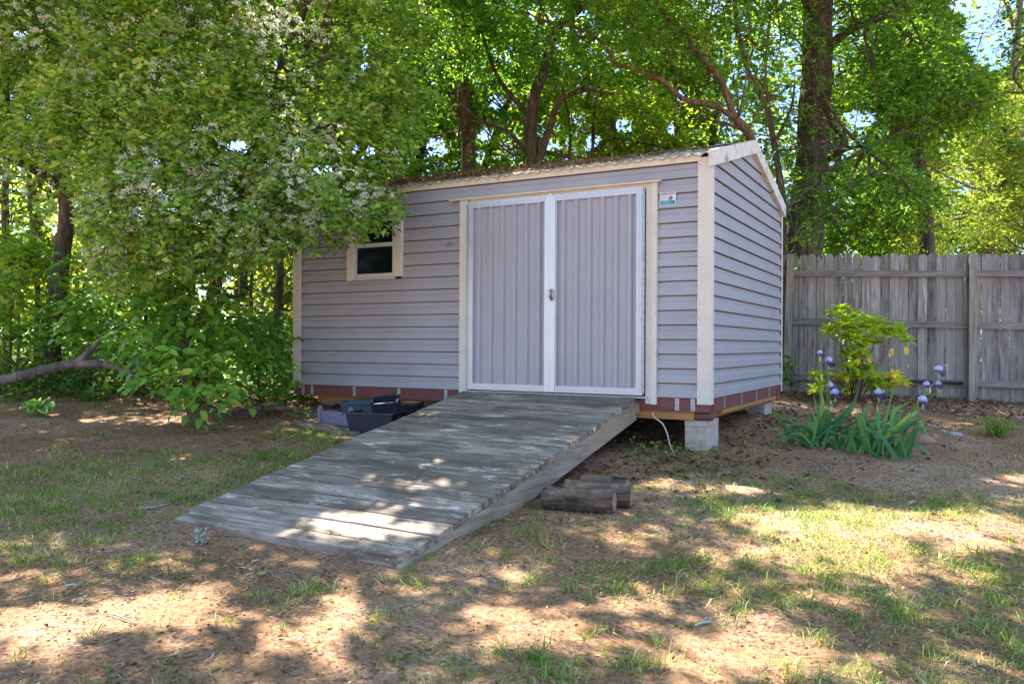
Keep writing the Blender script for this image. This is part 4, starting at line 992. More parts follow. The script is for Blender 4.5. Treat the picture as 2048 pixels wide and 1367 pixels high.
# ---- far woods
far = [(90, 16, 'yellow green far tree at the left edge of the woods'), (330, 18, 'far tree glimpsed behind the fallen branch fork'), (520, 17, 'far tree behind the thin dark trunks left of the shed'), (700, 19, 'far tree behind the left end of the shed roof'), (870, 17, 'far tree behind the leaf wrapped trunk'),
       (1010, 20, 'far tree behind the fork of the double trunk'), (1170, 17, 'far tree behind the thin saplings'), (1320, 21, 'pale far tree under the long leaning limb'), (1460, 18, 'far tree behind the shed ridge'), (1650, 20, 'far tree hidden behind the thick trunk'), (1830, 19, 'far tree beyond the fence behind the bright green tree'), (2000, 22, 'yellowish far tree at the right beyond the fence'),
       (200, 24, 'hazy far tree deep behind the left thicket'), (620, 26, 'deepest far tree just left of the shed'), (-120, 15, 'far tree at the outermost left'), (2180, 17, 'far tree at the outermost right')]
for i, (px, d, lab) in enumerate(far):
    rg = np.random.default_rng(100+i); b = G_(px, d); s = d/1639
    hs = [(px+rg.uniform(-60, 60), y, d+rg.uniform(-1, 1)) for y in (560, 400, 250, 90, -120, -380)]
    limbs = [[b-[0, 0, .1]]+[P(*h) for h in hs[:5]]]
    ells = []
    for y in (610, 510, 420, 330, 240, 150, 60, -40, -160):
        for k in range(2): ells.append(E3(px+rg.uniform(-150, 150), y+rg.uniform(-40, 40), d+rg.uniform(-1.6, 1.6), s*rg.uniform(75, 115)))
    tree('woodland_tree', b, lab, 'tree', M['bark'], M['leafY'] if (i in (0, 1, 2, 7, 11, 12, 13)) else M['leafB'], limbs, [(.13, .05)], ells, 2100, M_=24, tw=.75, leaf=.135, width=.55, vb=.55, seed=200+i, group='woodland trees behind the yard', twigs=3, gapk=1.0)

# ---- privet with white blossom, hanging in front of the shed's left end
trA = [[gp(385, 800)-[0, 0, .05], P(374, 711, 8.3), P(361, 640, 8.3), P(366, 580, 8.2), P(385, 510, 8.0), P(440, 400, 7.7), P(540, 300, 7.4), P(640, 260, 7.2)],
       [gp(392, 800)-[0, 0, .05], P(408, 690, 8.4), P(424, 608, 8.4), P(433, 562, 8.4), P(450, 480, 8.3), P(500, 350, 8.2), P(560, 150, 8.2), P(620, -20, 8.2), P(640, -150, 8)],
       [P(372, 700, 8.3), P(345, 600, 8.0), P(320, 480, 7.6), P(250, 330, 7.3), P(180, 200, 7.2)], [P(385, 520, 8.0), P(420, 440, 7.2), P(520, 400, 6.9), P(640, 400, 6.8), P(740, 440, 6.8)],
       [P(560, 160, 8.2), P(600, 110, 8.1), P(640, 60, 8), P(660, 0, 8)]]
PE = [E3(300, 120, 7.6, .75), E3(480, 120, 7.6, .7), E3(150, 110, 7.8, .75), E3(620, 140, 7.6, .55), E3(40, 60, 8, .6), E3(220, 260, 7.3, .65), E3(380, 230, 7.2, .62), E3(560, 230, 7.2, .5), E3(640, 250, 7.3, .5), E3(690, 170, 7.6, .5),
      E3(330, 400, 6.9, .6), E3(480, 430, 6.9, .52), E3(230, 450, 7.0, .5), E3(600, 400, 6.8, .40), E3(680, 390, 6.8, .33), E3(720, 430, 6.8, .17, .15), E3(770, 385, 6.9, .16, .12), E3(560, 330, 7.0, .45), E3(660, 300, 7.1, .38), E3(400, 520, 6.9, .3, .22), E3(280, 540, 7.0, .26, .2), E3(180, 520, 7.3, .26, .25), E3(540, 470, 6.8, .30, .2),
      E3(640, 455, 6.75, .20, .16), E3(760, 330, 7.2, .25, .2), E3(700, 60, 7.8, .5), E3(550, 30, 7.8, .6), E3(350, 0, 7.8, .8), E3(120, 330, 7.6, .5), E3(60, 230, 8, .45), E3(300, -110, 7.9, .7), E3(600, -110, 7.9, .6), E3(30, -90, 8.1, .7), E3(720, 260, 7.3, .34), E3(770, 200, 7.8, .36), E3(450, 330, 7.0, .5), E3(110, 230, 7.7, .5), E3(620, 330, 6.9, .35), E3(800, 60, 8.6, .5), E3(820, 180, 8.6, .35)]
def pcut(px, py, p):
    low = np.interp(px, [0, 60, 95, 150, 175, 215, 260, 330, 420, 520, 590, 640, 700, 745, 790, 820, 840, 900], [440, 470, 430, 430, 540, 590, 585, 560, 560, 540, 500, 515, 490, 478, 460, 420, 300, 250])
    lim = np.interp(px, [0, 68, 130], [308, 338, 380])                    # the thick limb shows through
    lim_ = (px < 140)&(np.abs(py-lim) < 13)&(np.sin(px*.21+py*.1) < .75)
    tr_ = (np.abs(px-np.interp(py, [380, 450, 540, 600], [134, 128, 121, 113])) < 20)&(py > 385)
    m_ = (py > low)|lim_|tr_
    m_ |= (px > 812)&(py > 330); m_ |= (px > 770)&(py > 350)&(py < 372)
    # keep the hanging tips out of the shed volume
    return m_
rg = np.random.default_rng(5)
priv = tree('privet_tree', gp(388, 800), 'large white flowering privet spreading over the left end of the shed', 'tree', M['bark'], M['privet'], trA, [(.085, .03), (.085, .035), (.06, .02), (.03, .01), (.03, .015)], PE, 12500, M_=26, tw=.34, leaf=.058, width=.5, vb=.50, seed=5, cut=pcut, gapk=.85, twigs=10,
            extra=lambda L, rg: shade_canopy(L, rg, -6, -.4, -5.5, 1.5, 11500, 4.2, 6.2))
def blossoms(n):
    org, d = in_ell(rg, n, PE, .80)
    px, py, z = project(org)
    dens = np.full(n, .12)
    for (a, b_, c, e, k) in ((300, 400, 190, 80, .8), (420, 320, 200, 60, .6), (600, 420, 200, 90, .9), (720, 440, 110, 60, .9), (300, 530, 160, 40, .8), (170, 480, 80, 60, .6), (80, 60, 120, 60, .45), (250, 110, 150, 60, .45), (480, 60, 150, 60, .4), (640, 270, 100, 60, .4), (200, 200, 150, 50, .3), (620, 210, 120, 60, .3), (40, 280, 60, 60, .4)):
        dens += k*np.exp(-(((px-a)/c)**2+((py-b_)/e)**2))
    dens *= 1-.85*np.exp(-(((px-640)/190)**2+((py-170)/120)**2))
    keep = (rg.uniform(size=n) < dens)&~pcut(px, py+8, org)&~in_shed(org)&~gapmask(px, py, .8)&((d@(-FW) > -.1)|(d[:, 2] > .6))
    # flowers sit on the outside, near the viewer's and sky's side of each bough
    org = org[keep]
    L = Leaves(); K = 22
    ax = unit(rg.normal(0, .5, (len(org), 3))+[0, 0, .2]-FW*.15)
    t = rg.uniform(0, 1, (len(org), K, 1)); p = org[:, None, :]+ax[:, None, :]*t*.03+rg.normal(0, .010, (len(org), K, 3))*[1.5, 1.5, .6]
    p = p.reshape(-1, 3); k = len(p)
    L.add(p, rg.normal(0, 1, (k, 3)), rg.normal(0, 1, (k, 3)), rg.uniform(.015, .024, k), rg.uniform(.012, .019, k), rg.uniform(0, 1, k))
    L.build('blossoms', M['white'], priv)
blossoms(19000)

# ---- other left trunks
b = gp(103, 722)
b = G_(103, 9.6)
tree('limbed_tree', b, 'rough barked tree at far left with one thick limb reaching up to the left edge', 'tree', M['bark'], M['leafT'],
     [[b-[0, 0, .1], P(100, 701, 9.6), P(106, 647, 9.6), P(113, 601, 9.6), P(121, 541, 9.6), P(128, 480, 9.6), P(133, 430, 9.6), P(120, 300, 9.7), P(105, 150, 9.8), P(110, 0, 10), P(100, -250, 10)],
      [P(131, 445, 9.6), P(135, 400, 9.5), P(126, 378, 9.4), P(68, 338, 9.1), P(0, 306, 8.8), P(-90, 260, 8.6)]], [(.125, .06), (.075, .045)],
     [E3(60, 150, 9.8, .6), E3(40, 300, 10.2, .35), E3(100, 0, 10, .9), E3(-60, 200, 9, .8), E3(60, -300, 10, 1.6), E3(20, 430, 10, .35)], 700, leaf=.07, vb=.5, seed=40)
thin = [(14, 11.5, ((14, 560), (10, 400), (16, 250), (14, 150), (30, 0)), .06, 'dark slim trunk standing at the left picture edge'), (71, 11, ((75, 560), (66, 480), (60, 400), (48, 250)), .035, 'thin crooked trunk just left of the limbed tree'),
        (35, 10.5, ((38, 640), (33, 600), (28, 540)), .02, 'short thin stem near the bottom of the far left thicket'), (486, 11, ((484, 632), (487, 560), (492, 480), (500, 330)), .07, 'dark trunk between the privet and the shed'),
        (500, 11.4, ((503, 650), (502, 580), (508, 500), (520, 350)), .03, 'thin stem right beside the dark trunk left of the shed'), (556, 12, ((555, 650), (557, 600), (560, 540), (561, 440), (570, 300)), .075, 'straight dark trunk closest to the left wall of the shed'),
        (297, 9.5, ((297, 740), (298, 690), (290, 620), (280, 520)), .035, 'slim stem rising beside the end of the fallen branch'), (680, 13, ((672, 330), (640, 200), (652, 90), (665, 0)), .08, 'leaning trunk seen above the left end of the roof'),
        (235, 13, ((230, 640), (240, 560), (236, 440), (250, 300)), .07, 'far slim trunk between the limbed tree and the privet')]
for i, (px, d, pts, r, lab) in enumerate(thin):
    b = G_(px, d)
    tree('slim_tree', b, lab, 'tree', M['bark'], M['leafB'], [[b-[0, 0, .05]]+[P(x, y, d) for x, y in pts]], [(r, r*.5)], [E3(pts[-1][0], pts[-1][1]-30, d, .45), E3(pts[-1][0]+30, pts[-1][1]+40, d+.4, .3)] if i != 2 else [E3(28, 520, 10.5, .25)],
         170, leaf=.085, vb=.6, seed=60+i, group='slim trunks in the thicket left of the shed', twigs=9)

# ---- fallen branch
fb = [P(-60, 775, 7.6), P(0, 762, 7.6), P(60, 747, 7.6), P(121, 732, 7.6), P(163, 727, 7.6)]
mb = MB(); branches(mb, [fb+[P(212, 729, 7.55), P(248, 741, 7.5), P(281, 757, 7.45)], [P(150, 728, 7.6), P(170, 712, 7.6), P(188, 692, 7.6), P(209, 670, 7.6)]], [(.058, .026), (.042, .020)], seg=12)
fr = root('fallen_branch', tuple(gd(60, 7.6)), 'thick bare fallen branch with an upright fork lying across the left undergrowth', 'branch'); mb.build('bare_wood', M['dead'], fr, True)
# propped thin stick
a = gp(387, 826); mb = MB(); mb.tube([a, P(376, 790, 7.8), P(365, 763, 7.9), P(340, 710, 8.0)], [.016, .014, .010, .005], 7, rough=.1); tag(mb.build('leaning_stick', simple('grey_stick2', (.25, .25, .27), .9), None, True), 'grey stick leaning up against the base of the privet', 'stick')

# ---- broad leaved sapling in front
def big_leaves(L, rg, ells, n, leaf, vb=.45, cut=None, w=.62):
    org, d = in_ell(rg, n, ells, .1); K = 7
    px, py, z = project(org)
    out = unit(d*.4+rg.normal(0, .6, d.shape)+[0, 0, -.05]+-FW*.25)
    t = np.tile(np.linspace(0, 1, K), (n, 1)); pos = org[:, None]+out[:, None]*(t*leaf*2.6)[..., None]; pos[..., 2] -= .35*(t**2)*leaf*2.5
    sd = unit(np.cross(out, [0, 0, 1.]))[:, None]*np.where(np.arange(K) % 2 == 0, 1, -1)[None, :, None]
    a = out[:, None]*.6+sd+rg.normal(0, .25, pos.shape); a[..., 2] -= .3
    nn = rg.normal(0, .3, pos.shape)+[0, 0, .8]-FW*.5
    l = leaf*rg.uniform(.55, 1.2, (n, K)); v = np.clip(vb+rg.normal(0, .15, (n, 1))+rg.normal(0, .13, (n, K)), 0, 1)
    p = pos.reshape(-1, 3); q = project(p); keep = ~in_shed(p)&(p[:, 2] > g(p[:, 0], p[:, 1])+.01)
    if cut is not None: keep &= ~cut(q[0], q[1], p)
    L.add(p[keep], a.reshape(-1, 3)[keep], nn.reshape(-1, 3)[keep], l.ravel()[keep], (l*w).ravel()[keep], v.ravel()[keep])
def sap(px, py, label, ells, n, leaf, seed, stems, vb=.45, name='broadleaf_sapling', mat='leafBig', d=7.4):
    rg = np.random.default_rng(seed); b = gp(px, py); o = root(name, tuple(b), label, 'sapling', 'broad leaved saplings at the edge of the thicket')
    mb = MB()
    for s in stems: mb.tube(curve([b]+[P(*q) for q in s], 14), np.linspace(.012, .004, 14), 6)
    for (c, rx, rz_) in ells: mb.tube(curve([b+[0, 0, .1], (b+c)/2+rg.normal(0, .05, 3), c], 8), np.linspace(.009, .003, 8), 5)
    mb.build('stems', M['barkred'], o); L = Leaves(); big_leaves(L, rg, ells, n, leaf, vb); L.build('foliage', M[mat], o, rich=True)
sap(400, 812, 'bushy sapling with large bright green leaves at the foot of the privet', [E3(340, 590, 7.6, .30, .22), E3(420, 640, 7.5, .32, .25), E3(300, 650, 7.6, .28, .22), E3(360, 700, 7.3, .30, .22), E3(440, 720, 7.3, .28, .2), E3(300, 700, 7.5, .2, .15), E3(420, 760, 7.0, .2, .13), E3(340, 760, 7.0, .17, .12)], 190, .105, 71, [((380, 700, 7.4), (350, 600, 7.5))])
sap(520, 800, 'leafy sapling between the privet and the left wall of the shed', [E3(500, 690, 8.2, .30, .22), E3(550, 740, 8.3, .24, .22), E3(480, 620, 8.4, .25, .2), E3(540, 660, 8.6, .25, .22), E3(470, 760, 7.6, .18, .12)], 130, .095, 72, [((510, 700, 8.2), (500, 640, 8.3))], .35)
sap(200, 790, 'low leafy sapling under the fork of the fallen branch', [E3(190, 620, 9.0, .3, .25), E3(150, 560, 9.2, .25, .22), E3(230, 690, 8.6, .25, .18), E3(160, 650, 8.9, .22, .2)], 150, .095, 73, [((195, 700, 8.8), (180, 620, 9))], .5)
sap(20, 790, 'leafy sapling at the far left edge with pale sunlit leaves', [E3(20, 590, 9.2, .35, .3), E3(40, 520, 9.4, .3, .25), E3(-20, 660, 9, .35, .25), E3(60, 650, 9.2, .25, .2)], 170, .09, 74, [((20, 700, 9), (25, 600, 9.2))], .7, mat='leafB')
sap(1590, 778, 'small leafy vine climbing the fence post beside the shed', [E3(1566, 715, 10.3, .05, .12), E3(1570, 750, 10.3, .06, .10), E3(1575, 735, 10.3, .05, .05)], 26, .05, 75, [((1567, 740, 10.3), (1566, 700, 10.3))], .25)
sap(1700, 480, 'maple like branch with drooping pale leaves hanging above the fence', [E3(1690, 455, 11.0, .25, .18), E3(1740, 440, 11.2, .25, .18), E3(1650, 470, 10.9, .15, .12)], 60, .14, 76, [((1700, 470, 11),)], .55, mat='leafT') if False else None

# ---- undergrowth (ground cover nobody could count)
def undergrowth():
    rg = np.random.default_rng(90); L = Leaves()
    n = 30000; x = rg.uniform(-12, .3, n); y = rg.uniform(-1.6, 11, n); z = g(x, y); p = np.stack([x, y, z], 1); px, py, d = project(p)
    edge = np.interp(px, [-300, 0, 130, 300, 400, 480, 560, 600], [800, 800, 802, 796, 800, 806, 812, 806])
    h = np.clip((d-7.2)*.22, .05, .8)
    keep = (py < edge+6*np.sin(px/23))&((y > -.9)|(px < 640))&~((x > -.2)&(y < D))
    keep &= rg.uniform(size=n) < np.where(d < 10, 1, .5)
    p = p[keep]; h = h[keep]; d = d[keep]; k = len(p)
    p[:, 2] += h*rg.uniform(0.05, 1, k)*rg.uniform(.2, 1, k)*(.6+.4*np.sin(p[:, 0]*2.3)*np.sin(p[:, 1]*1.9))+.03
    K = 4; p = np.repeat(p, K, 0)+rg.normal(0, .05, (k*K, 3)); d = np.repeat(d, K); k = len(p)
    l = rg.uniform(.05, .10, k)*np.clip(d/9, 1, 2)
    L.add(p, rg.normal(0, 1, (k, 3))*[1, 1, .4], rg.normal(0, .35, (k, 3))+[0, 0, 1], l, l*.6, np.clip(rg.normal(.42, .2, k)+.1*np.sin(p[:, 0]*4)*np.sin(p[:, 1]*3), 0, 1))
    # behind the fence and the shed
    n = 14000; x = rg.uniform(-2, 16, n); y = rg.uniform(3.2, 20, n); s = ((np.stack([x, y], 1)-FA[:2])@fn[:2])
    keep = (s < -.3)|(x < 3.2); x = x[keep]; y = y[keep]; k = len(x); z = g(x, y)+rg.uniform(.05, 1, k)*np.clip((y-3)*.12, .2, 1.3); l = rg.uniform(.1, .17, k)
    L.add(np.stack([x, y, z], 1), rg.normal(0, 1, (k, 3)), rg.normal(0, .5, (k, 3))+[0, 0, 1], l, l*.6, np.clip(rg.normal(.5, .2, k), 0, 1))
    tag(L.build('undergrowth', M['ground_leaf'], rich=False), 'dense leafy green ground cover under the trees', 'undergrowth', kind='stuff')
undergrowth()

# ================================================================ YARD PLANTS
# hosta
hb = gp(72, 826); ho = root('hosta', tuple(hb), 'low hosta with broad pale edged leaves at the left edge of the bare soil', 'plant')
mb = MB()
rg = np.random.default_rng(3)
for tx, ty in ((40, 818), (52, 804), (72, 801), (98, 799), (108, 812), (104, 824), (60, 826), (84, 808), (46, 809), (92, 828)):
    tip = P(tx, ty, 7.6+rg.uniform(-.15, .15)); b = hb+[0, 0, .01]; mid = (b+tip)/2+[0, 0, .04]; c = curve([b, mid, tip], 9)
    wd = .048*np.sin(np.linspace(0, 1, 9)**1.4*PI*.97+.03); d = unit(tip-b); s = unit(np.cross(d, [0, 0, 1.])-UP*.35)
    for i in range(8):
        for q, (l0, l1, vv) in enumerate(((-1, -.55, .9), (-.55, 0, .25), (0, .55, .3), (.55, 1, .95))):
            f = lambda i_, l_: c[i_]+s*wd[i_]*l_+np.array([0, 0, abs(l_)*wd[i_]*.4])
            mb.poly([f(i, l0), f(i, l1), f(i+1, l1), f(i+1, l0)], vv)
mb.build('leaves', M['hosta'], ho)
# generic sword leaf
def sword(mb, pts, wd, v=.4, n=12, face=None, th=.0):
    c = curve(pts, n); t = np.gradient(c, axis=0); t = unit(t)
    fdir_ = np.array(-FW) if face is None else face
    ws = wd*np.minimum(1, np.minimum(np.linspace(.7, 3, n), (1-np.linspace(0, 1, n))*2.6+.02))
    for i in range(n-1):
        s0 = unit(np.cross(t[i], fdir_)); s1 = unit(np.cross(t[i+1], fdir_)); n0 = np.cross(s0, t[i]); n1 = np.cross(s1, t[i+1])
        for sg in (-1, 1):
            mb.poly([c[i]+n0*ws[i]*.18, c[i]+s0*ws[i]*sg*.5, c[i+1]+s1*ws[i+1]*sg*.5, c[i+1]+n1*ws[i+1]*.18], v)
k8 = lambda x, y: (1520+x*.278, 580+y*.278)
def iris(base8, leaves, blooms, label, dep, extra_n, seed):
    rg = np.random.default_rng(seed); bp = gp(*k8(*base8)); o = root('iris_clump', tuple(bp), label, 'iris', 'iris clumps flowering in front of the fence')
    D0 = (bp-CAM)@FW
    mb = MB()
    for l in leaves:
        dd_ = rg.uniform(-.12, .10); pts = []
        for i, (x, y) in enumerate(l):
            dep_ = D0+dd_*(i+.3)*.8
            if i == 2: dep_ -= max(0, (y-1120))*.0012
            pts.append(P(*k8(x, y), dep_))
        pts[0] = bp+np.array([rg.uniform(-.17, .17), rg.uniform(-.12, .12), -.01])
        mb.v; sword(mb, pts, rg.uniform(.028, .042), float(np.clip(rg.normal(.42, .2), 0, 1)), face=unit(-FW+rg.normal(0, .45, 3)))
    for k in range(extra_n):
        a = rg.uniform(0, 2*PI); h = rg.uniform(.12, .42); r = rg.uniform(.08, .34); b0 = bp+np.array([rg.uniform(-.26, .26), rg.uniform(-.16, .16), -.01])
        e = b0+np.array([math.cos(a)*r, math.sin(a)*r*.7, h*(1.15-r*2)]); sword(mb, [b0, (b0+e)/2+[0, 0, .08], e], rg.uniform(.02, .032), float(np.clip(rg.normal(.3, .18), 0, 1)), face=unit(-FW+rg.normal(0, .6, 3)))
    mb.build('leaves', M['iris'], o)
    for (x, y, sc_) in blooms:
        c = P(*k8(x, y), D0+rg.uniform(-.1, .15)); st = MB(); b0 = bp+np.array([rg.uniform(-.12, .12), rg.uniform(-.08, .08), 0]); pc = curve([b0, (b0+c)/2+rg.normal(0, .015, 3), c-[0, 0, .03]], 10)
        st.tube(pc, np.linspace(.006, .004, 10), 6); so_ = st.build('flower_stem', M['stem'], o)
        bu = MB(); bu.ell(pc[-1]+[0, 0, .0], .009, .009, .026, 8, 6); bu.build('bud', M['bud'], so_); bu = MB(); bu.ell(pc[-3]+[.012, 0, 0], .008, .008, .028, 8, 6); bu.build('bud', M['bud'], so_)
        up_ = MB(); dn = MB(); R0 = .037*sc_
        for k in range(3):
            a = 2*PI*k/3+rg.uniform(-.3, .3)
            for (mbx, el, rr, z0, z1, wdt) in ((up_, 1, R0*.9, .0, R0*1.5, R0*1.5), (dn, -1, R0*1.25, .0, -R0*1.3, R0*1.35)):
                a2 = a+(0 if el > 0 else PI/3); dv = np.array([math.cos(a2), math.sin(a2), 0]); sv = np.array([-math.sin(a2), math.cos(a2), 0]); n = 6; G = []
                for i in range(n+1):
                    t = i/n
                    if el > 0: cc = c+dv*rr*math.sin(t*PI)*.85+np.array([0, 0, z1*t])
                    else: cc = c+dv*rr*math.sin(t*PI*.62)+np.array([0, 0, .012+z1*t**1.6])
                    wv = wdt*math.sin(PI*min(1, .12+t*.88))**.7*.5
                    G.append([cc+sv*wv*q+dv*(-.3*abs(q)*wv if el > 0 else 0)+np.array([0, 0, rg.normal(0, .0018)]) for q in (-1, -.5, 0, .5, 1)])
                for i in range(n):
                    for j in range(4): mbx.poly([G[i][j], G[i][j+1], G[i+1][j+1], G[i+1][j]], float(rg.uniform(.1, .9)))
        bl = up_.build('bloom', M['lav'], so_, True); dn.build('drooping_petals', M['purp'], so_, True)
iris((430, 1130), [((430, 1130), (240, 1010), (40, 1125)), ((430, 1120), (280, 1045), (130, 1100)), ((420, 1080), (330, 985), (180, 962)), ((440, 1100), (400, 960), (350, 820)), ((460, 1100), (430, 920), (380, 745)), ((470, 1090), (500, 900), (565, 770)),
                   ((500, 1100), (640, 850), (722, 650)), ((520, 1080), (620, 900), (690, 790)), ((480, 1130), (565, 1105), (632, 1265)), ((470, 1140), (525, 1120), (560, 1190)), ((470, 1100), (440, 880), (440, 700)), ((500, 1100), (560, 940), (640, 860)),
                   ((470, 1120), (330, 1060), (170, 1150)), ((540, 1100), (700, 1000), (870, 1010)), ((540, 1080), (700, 940), (740, 830)), ((430, 1150), (330, 1140), (300, 1230)), ((420, 1130), (380, 1000), (350, 890)), ((480, 1120), (490, 960), (520, 860))],
     [(430, 465, .7), (495, 525, 1), (505, 705, 1), (542, 755, 1), (510, 960, .9)], 'left iris clump with long arching leaves and pale lavender blooms over dark purple', 6.4, 30, 51)
iris((810, 1180), [((820, 1150), (900, 950), (967, 690)), ((830, 1150), (950, 900), (1085, 800)), ((850, 1150), (1020, 950), (1150, 860)), ((870, 1140), (1000, 1020), (1120, 940)), ((900, 1130), (1110, 940), (1222, 1085)), ((900, 1100), (1110, 1110), (1265, 1225)),
                   ((940, 1130), (1040, 1110), (1100, 1140)), ((830, 1090), (890, 1080), (885, 1260)), ((870, 1080), (930, 1110), (982, 1268)), ((700, 1140), (740, 950), (790, 800)), ((760, 1150), (830, 950), (880, 840)), ((680, 1150), (665, 1040), (630, 990)),
                   ((660, 1130), (645, 1050), (602, 1110)), ((760, 1090), (820, 1000), (950, 960)), ((800, 1120), (700, 1050), (590, 1060)), ((850, 1100), (940, 970), (1050, 850)), ((860, 1100), (1000, 1000), (1180, 900)), ((720, 1130), (720, 960), (700, 860)), ((830, 1130), (850, 960), (900, 780))],
     [(853, 755, 1), (1200, 695, .85), (1285, 690, .8), (1285, 588, 1), (1172, 810, 1.1)], 'right iris clump leaning right, with four blooms high on its right side', 6.3, 30, 52)
# yellow green shrub
rg = np.random.default_rng(61); sb = gd(1712, 10.0); sh = root('yellow_shrub', tuple(sb), 'sparse yellow green shrub with whorled leaves standing before the fence', 'shrub')
wh = [(610, 130), (700, 190), (620, 200), (470, 305), (520, 280), (580, 250), (690, 290), (820, 220), (760, 350), (900, 260), (980, 280), (1040, 350), (840, 300), (650, 430), (720, 400), (700, 490), (760, 470), (640, 550), (700, 560), (780, 560), (830, 620), (850, 660), (960, 600), (390, 620), (540, 620), (430, 690), (410, 730), (640, 720), (790, 690), (990, 650), (660, 250), (740, 240), (860, 270), (930, 320), (700, 350), (560, 180), (620, 330), (660, 600), (740, 620), (880, 700), (1000, 310), (640, 480), (820, 380)]
L = Leaves(); mb = MB(); tops = []
for (x, y) in wh+[(a+rg.uniform(-38, 38), b+rg.uniform(-32, 32)) for a, b in wh+wh]:
    c = P(*k8(x, y), 10.0+rg.uniform(-.3, .3)); tops.append(c); k = rg.integers(9, 14); a = rg.uniform(0, 2*PI, k); el = rg.uniform(-.35, .75, k)
    ax = np.stack([np.cos(a)*np.cos(el), np.sin(a)*np.cos(el), np.sin(el)], 1); l = rg.uniform(.10, .16, k)
    L.add(np.repeat(c[None], k, 0)+rg.normal(0, .008, (k, 3)), ax, rg.normal(0, .2, (k, 3))+[0, 0, 1], l, l*.36, np.clip(rg.normal(.45, .2, k)+(.4 if y > 400 and x > 920 else 0), 0, 1))
for c in tops[:len(wh):2]:
    f = sb+np.array([rg.uniform(-.05, .05), 0, 0]); j = f+(c-f)*[.45, .45, .5]+rg.normal(0, .03, 3); mb.tube(curve([f, j, c], 9), np.linspace(.008, .0025, 9), 5)
for (x, y) in ((940, 430), (1045, 420), (700, 500), (780, 480), (620, 620)):
    c = P(*k8(x, y-18), 9.9); L.add(np.array([c, c]), np.array([[.1, 0, -1], [.3, .2, -.9]]), rg.normal(0, .3, (2, 3))-FW, .11, .05, np.array([.95, .9]))
mb.build('stems', M['barkred'], sh); L.build('foliage', M['shrub'], sh, rich=True)
# grassy tuft at right
rg = np.random.default_rng(62); db = gp(1993, 872); dt = root('grassy_tuft', tuple(db), 'arching tuft of long narrow leaves at the right edge of the bed', 'plant'); mb = MB()
for k in range(110):
    a = rg.uniform(0, 2*PI); r = rg.uniform(.03, .24); h = rg.uniform(.08, .22); b0 = db+np.array([rg.normal(0, .04), rg.normal(0, .04), -.01]); e = b0+np.array([math.cos(a)*r, math.sin(a)*r, h*(1-r*1.8)])
    sword(mb, [b0, b0+(e-b0)*.5+[0, 0, h*.5], e], .008, float(np.clip(rg.normal(.5, .25), 0, 1)), 7, unit(rg.normal(0, 1, 3)))
mb.build('leaves', M['grass'], dt)
# silvery sprig at ramp foot
rg = np.random.default_rng(63); b = gp(398, 1088); o = root('silvery_plant', tuple(b), 'small silvery leaved sprig growing at the left foot of the ramp', 'plant'); L = Leaves(); k = 70
p = b+np.stack([rg.normal(0, .022, k), rg.normal(0, .015, k), rg.uniform(.0, .075, k)], 1); L.add(p, rg.normal(0, 1, (k, 3)), rg.normal(0, .5, (k, 3))+[0, 0, .6]-FW*.5, .018, .014, rg.uniform(0, 1, k)); L.build('leaves', M['silver'], o, rich=True)
mb = MB(); mb.tube([b, b+[0, 0, .08]], .002, 5); mb.build('stem', M['stem'], o)
# curled pale dead leaves
rg = np.random.default_rng(64); b = gp(490, 1148); L = Leaves(); k = 40; p = b+np.stack([rg.normal(0, .09, k), rg.normal(0, .04, k), np.full(k, .012)], 1); p[:, 2] = g(p[:, 0], p[:, 1])+rg.uniform(.004, .03, k)
L.add(p, rg.normal(0, 1, (k, 3))*[1, 1, .3], rg.normal(0, .5, (k, 3))+[0, 0, .7], rg.uniform(.02, .05, k), rg.uniform(.008, .018, k), rg.uniform(.4, 1, k)); tag(L.build('curled_leaves', leafmat('pale_dead_leaf', Lg((.2, .14, .06), (.3, .22, .10), (.38, .29, .15), (.45, .36, .22)), .2, (1, 1, .8)), fold=.5, rich=True), 'patch of curled pale tan leaves on the lawn below the ramp foot', 'dead leaves', kind='stuff')

# ================================================================ GRASS, WEEDS, LITTER
GREEN = [(230, 965, 230, 34, 1.0), (30, 1010, 120, 45, .9), (60, 1090, 110, 45, .6), (420, 960, 130, 30, .9), (560, 925, 90, 20, .8), (640, 880, 60, 18, .8), (590, 870, 50, 10, .7), (230, 1060, 90, 20, .5), (450, 930, 60, 12, .4), (320, 905, 40, 8, .3),
         (1540, 1000, 160, 26, .9), (1700, 985, 120, 20, .5), (1460, 1005, 60, 14, .7), (1620, 1050, 260, 34, .8), (1900, 1020, 150, 24, .5), (1420, 950, 70, 14, .6), (1300, 1110, 120, 30, .45), (1560, 1140, 190, 34, 1.1), (1800, 1110, 180, 28, .8), (1760, 1200, 220, 34, .9),
         (2000, 1180, 90, 40, .9), (1950, 1300, 140, 70, 1.0), (1650, 1350, 200, 28, .8), (1100, 1340, 130, 36, .9), (1060, 1070, 80, 20, .6), (1090, 1110, 70, 20, .5), (1340, 1140, 60, 16, .7), (790, 1142, 28, 10, 1.0), (1110, 1165, 120, 18, .5), (540, 1200, 70, 18, .5), (250, 1130, 120, 20, .4),
         (440, 1150, 70, 20, .25), (60, 1180, 60, 12, .4), (1400, 1240, 60, 18, .4), (640, 1180, 60, 14, .4), (380, 1350, 120, 26, .4), (750, 1260, 60, 26, .35), (100, 1350, 130, 30, .3), (1390, 905, 40, 8, .8), (1340, 900, 60, 7, .5), (1250, 1180, 80, 18, .4), (1480, 1190, 120, 22, .6), (200, 870, 160, 10, .2), (1700, 1270, 120, 34, .7), (900, 1320, 110, 28, .4),
         (1130, 960, 20, 6, 0)]
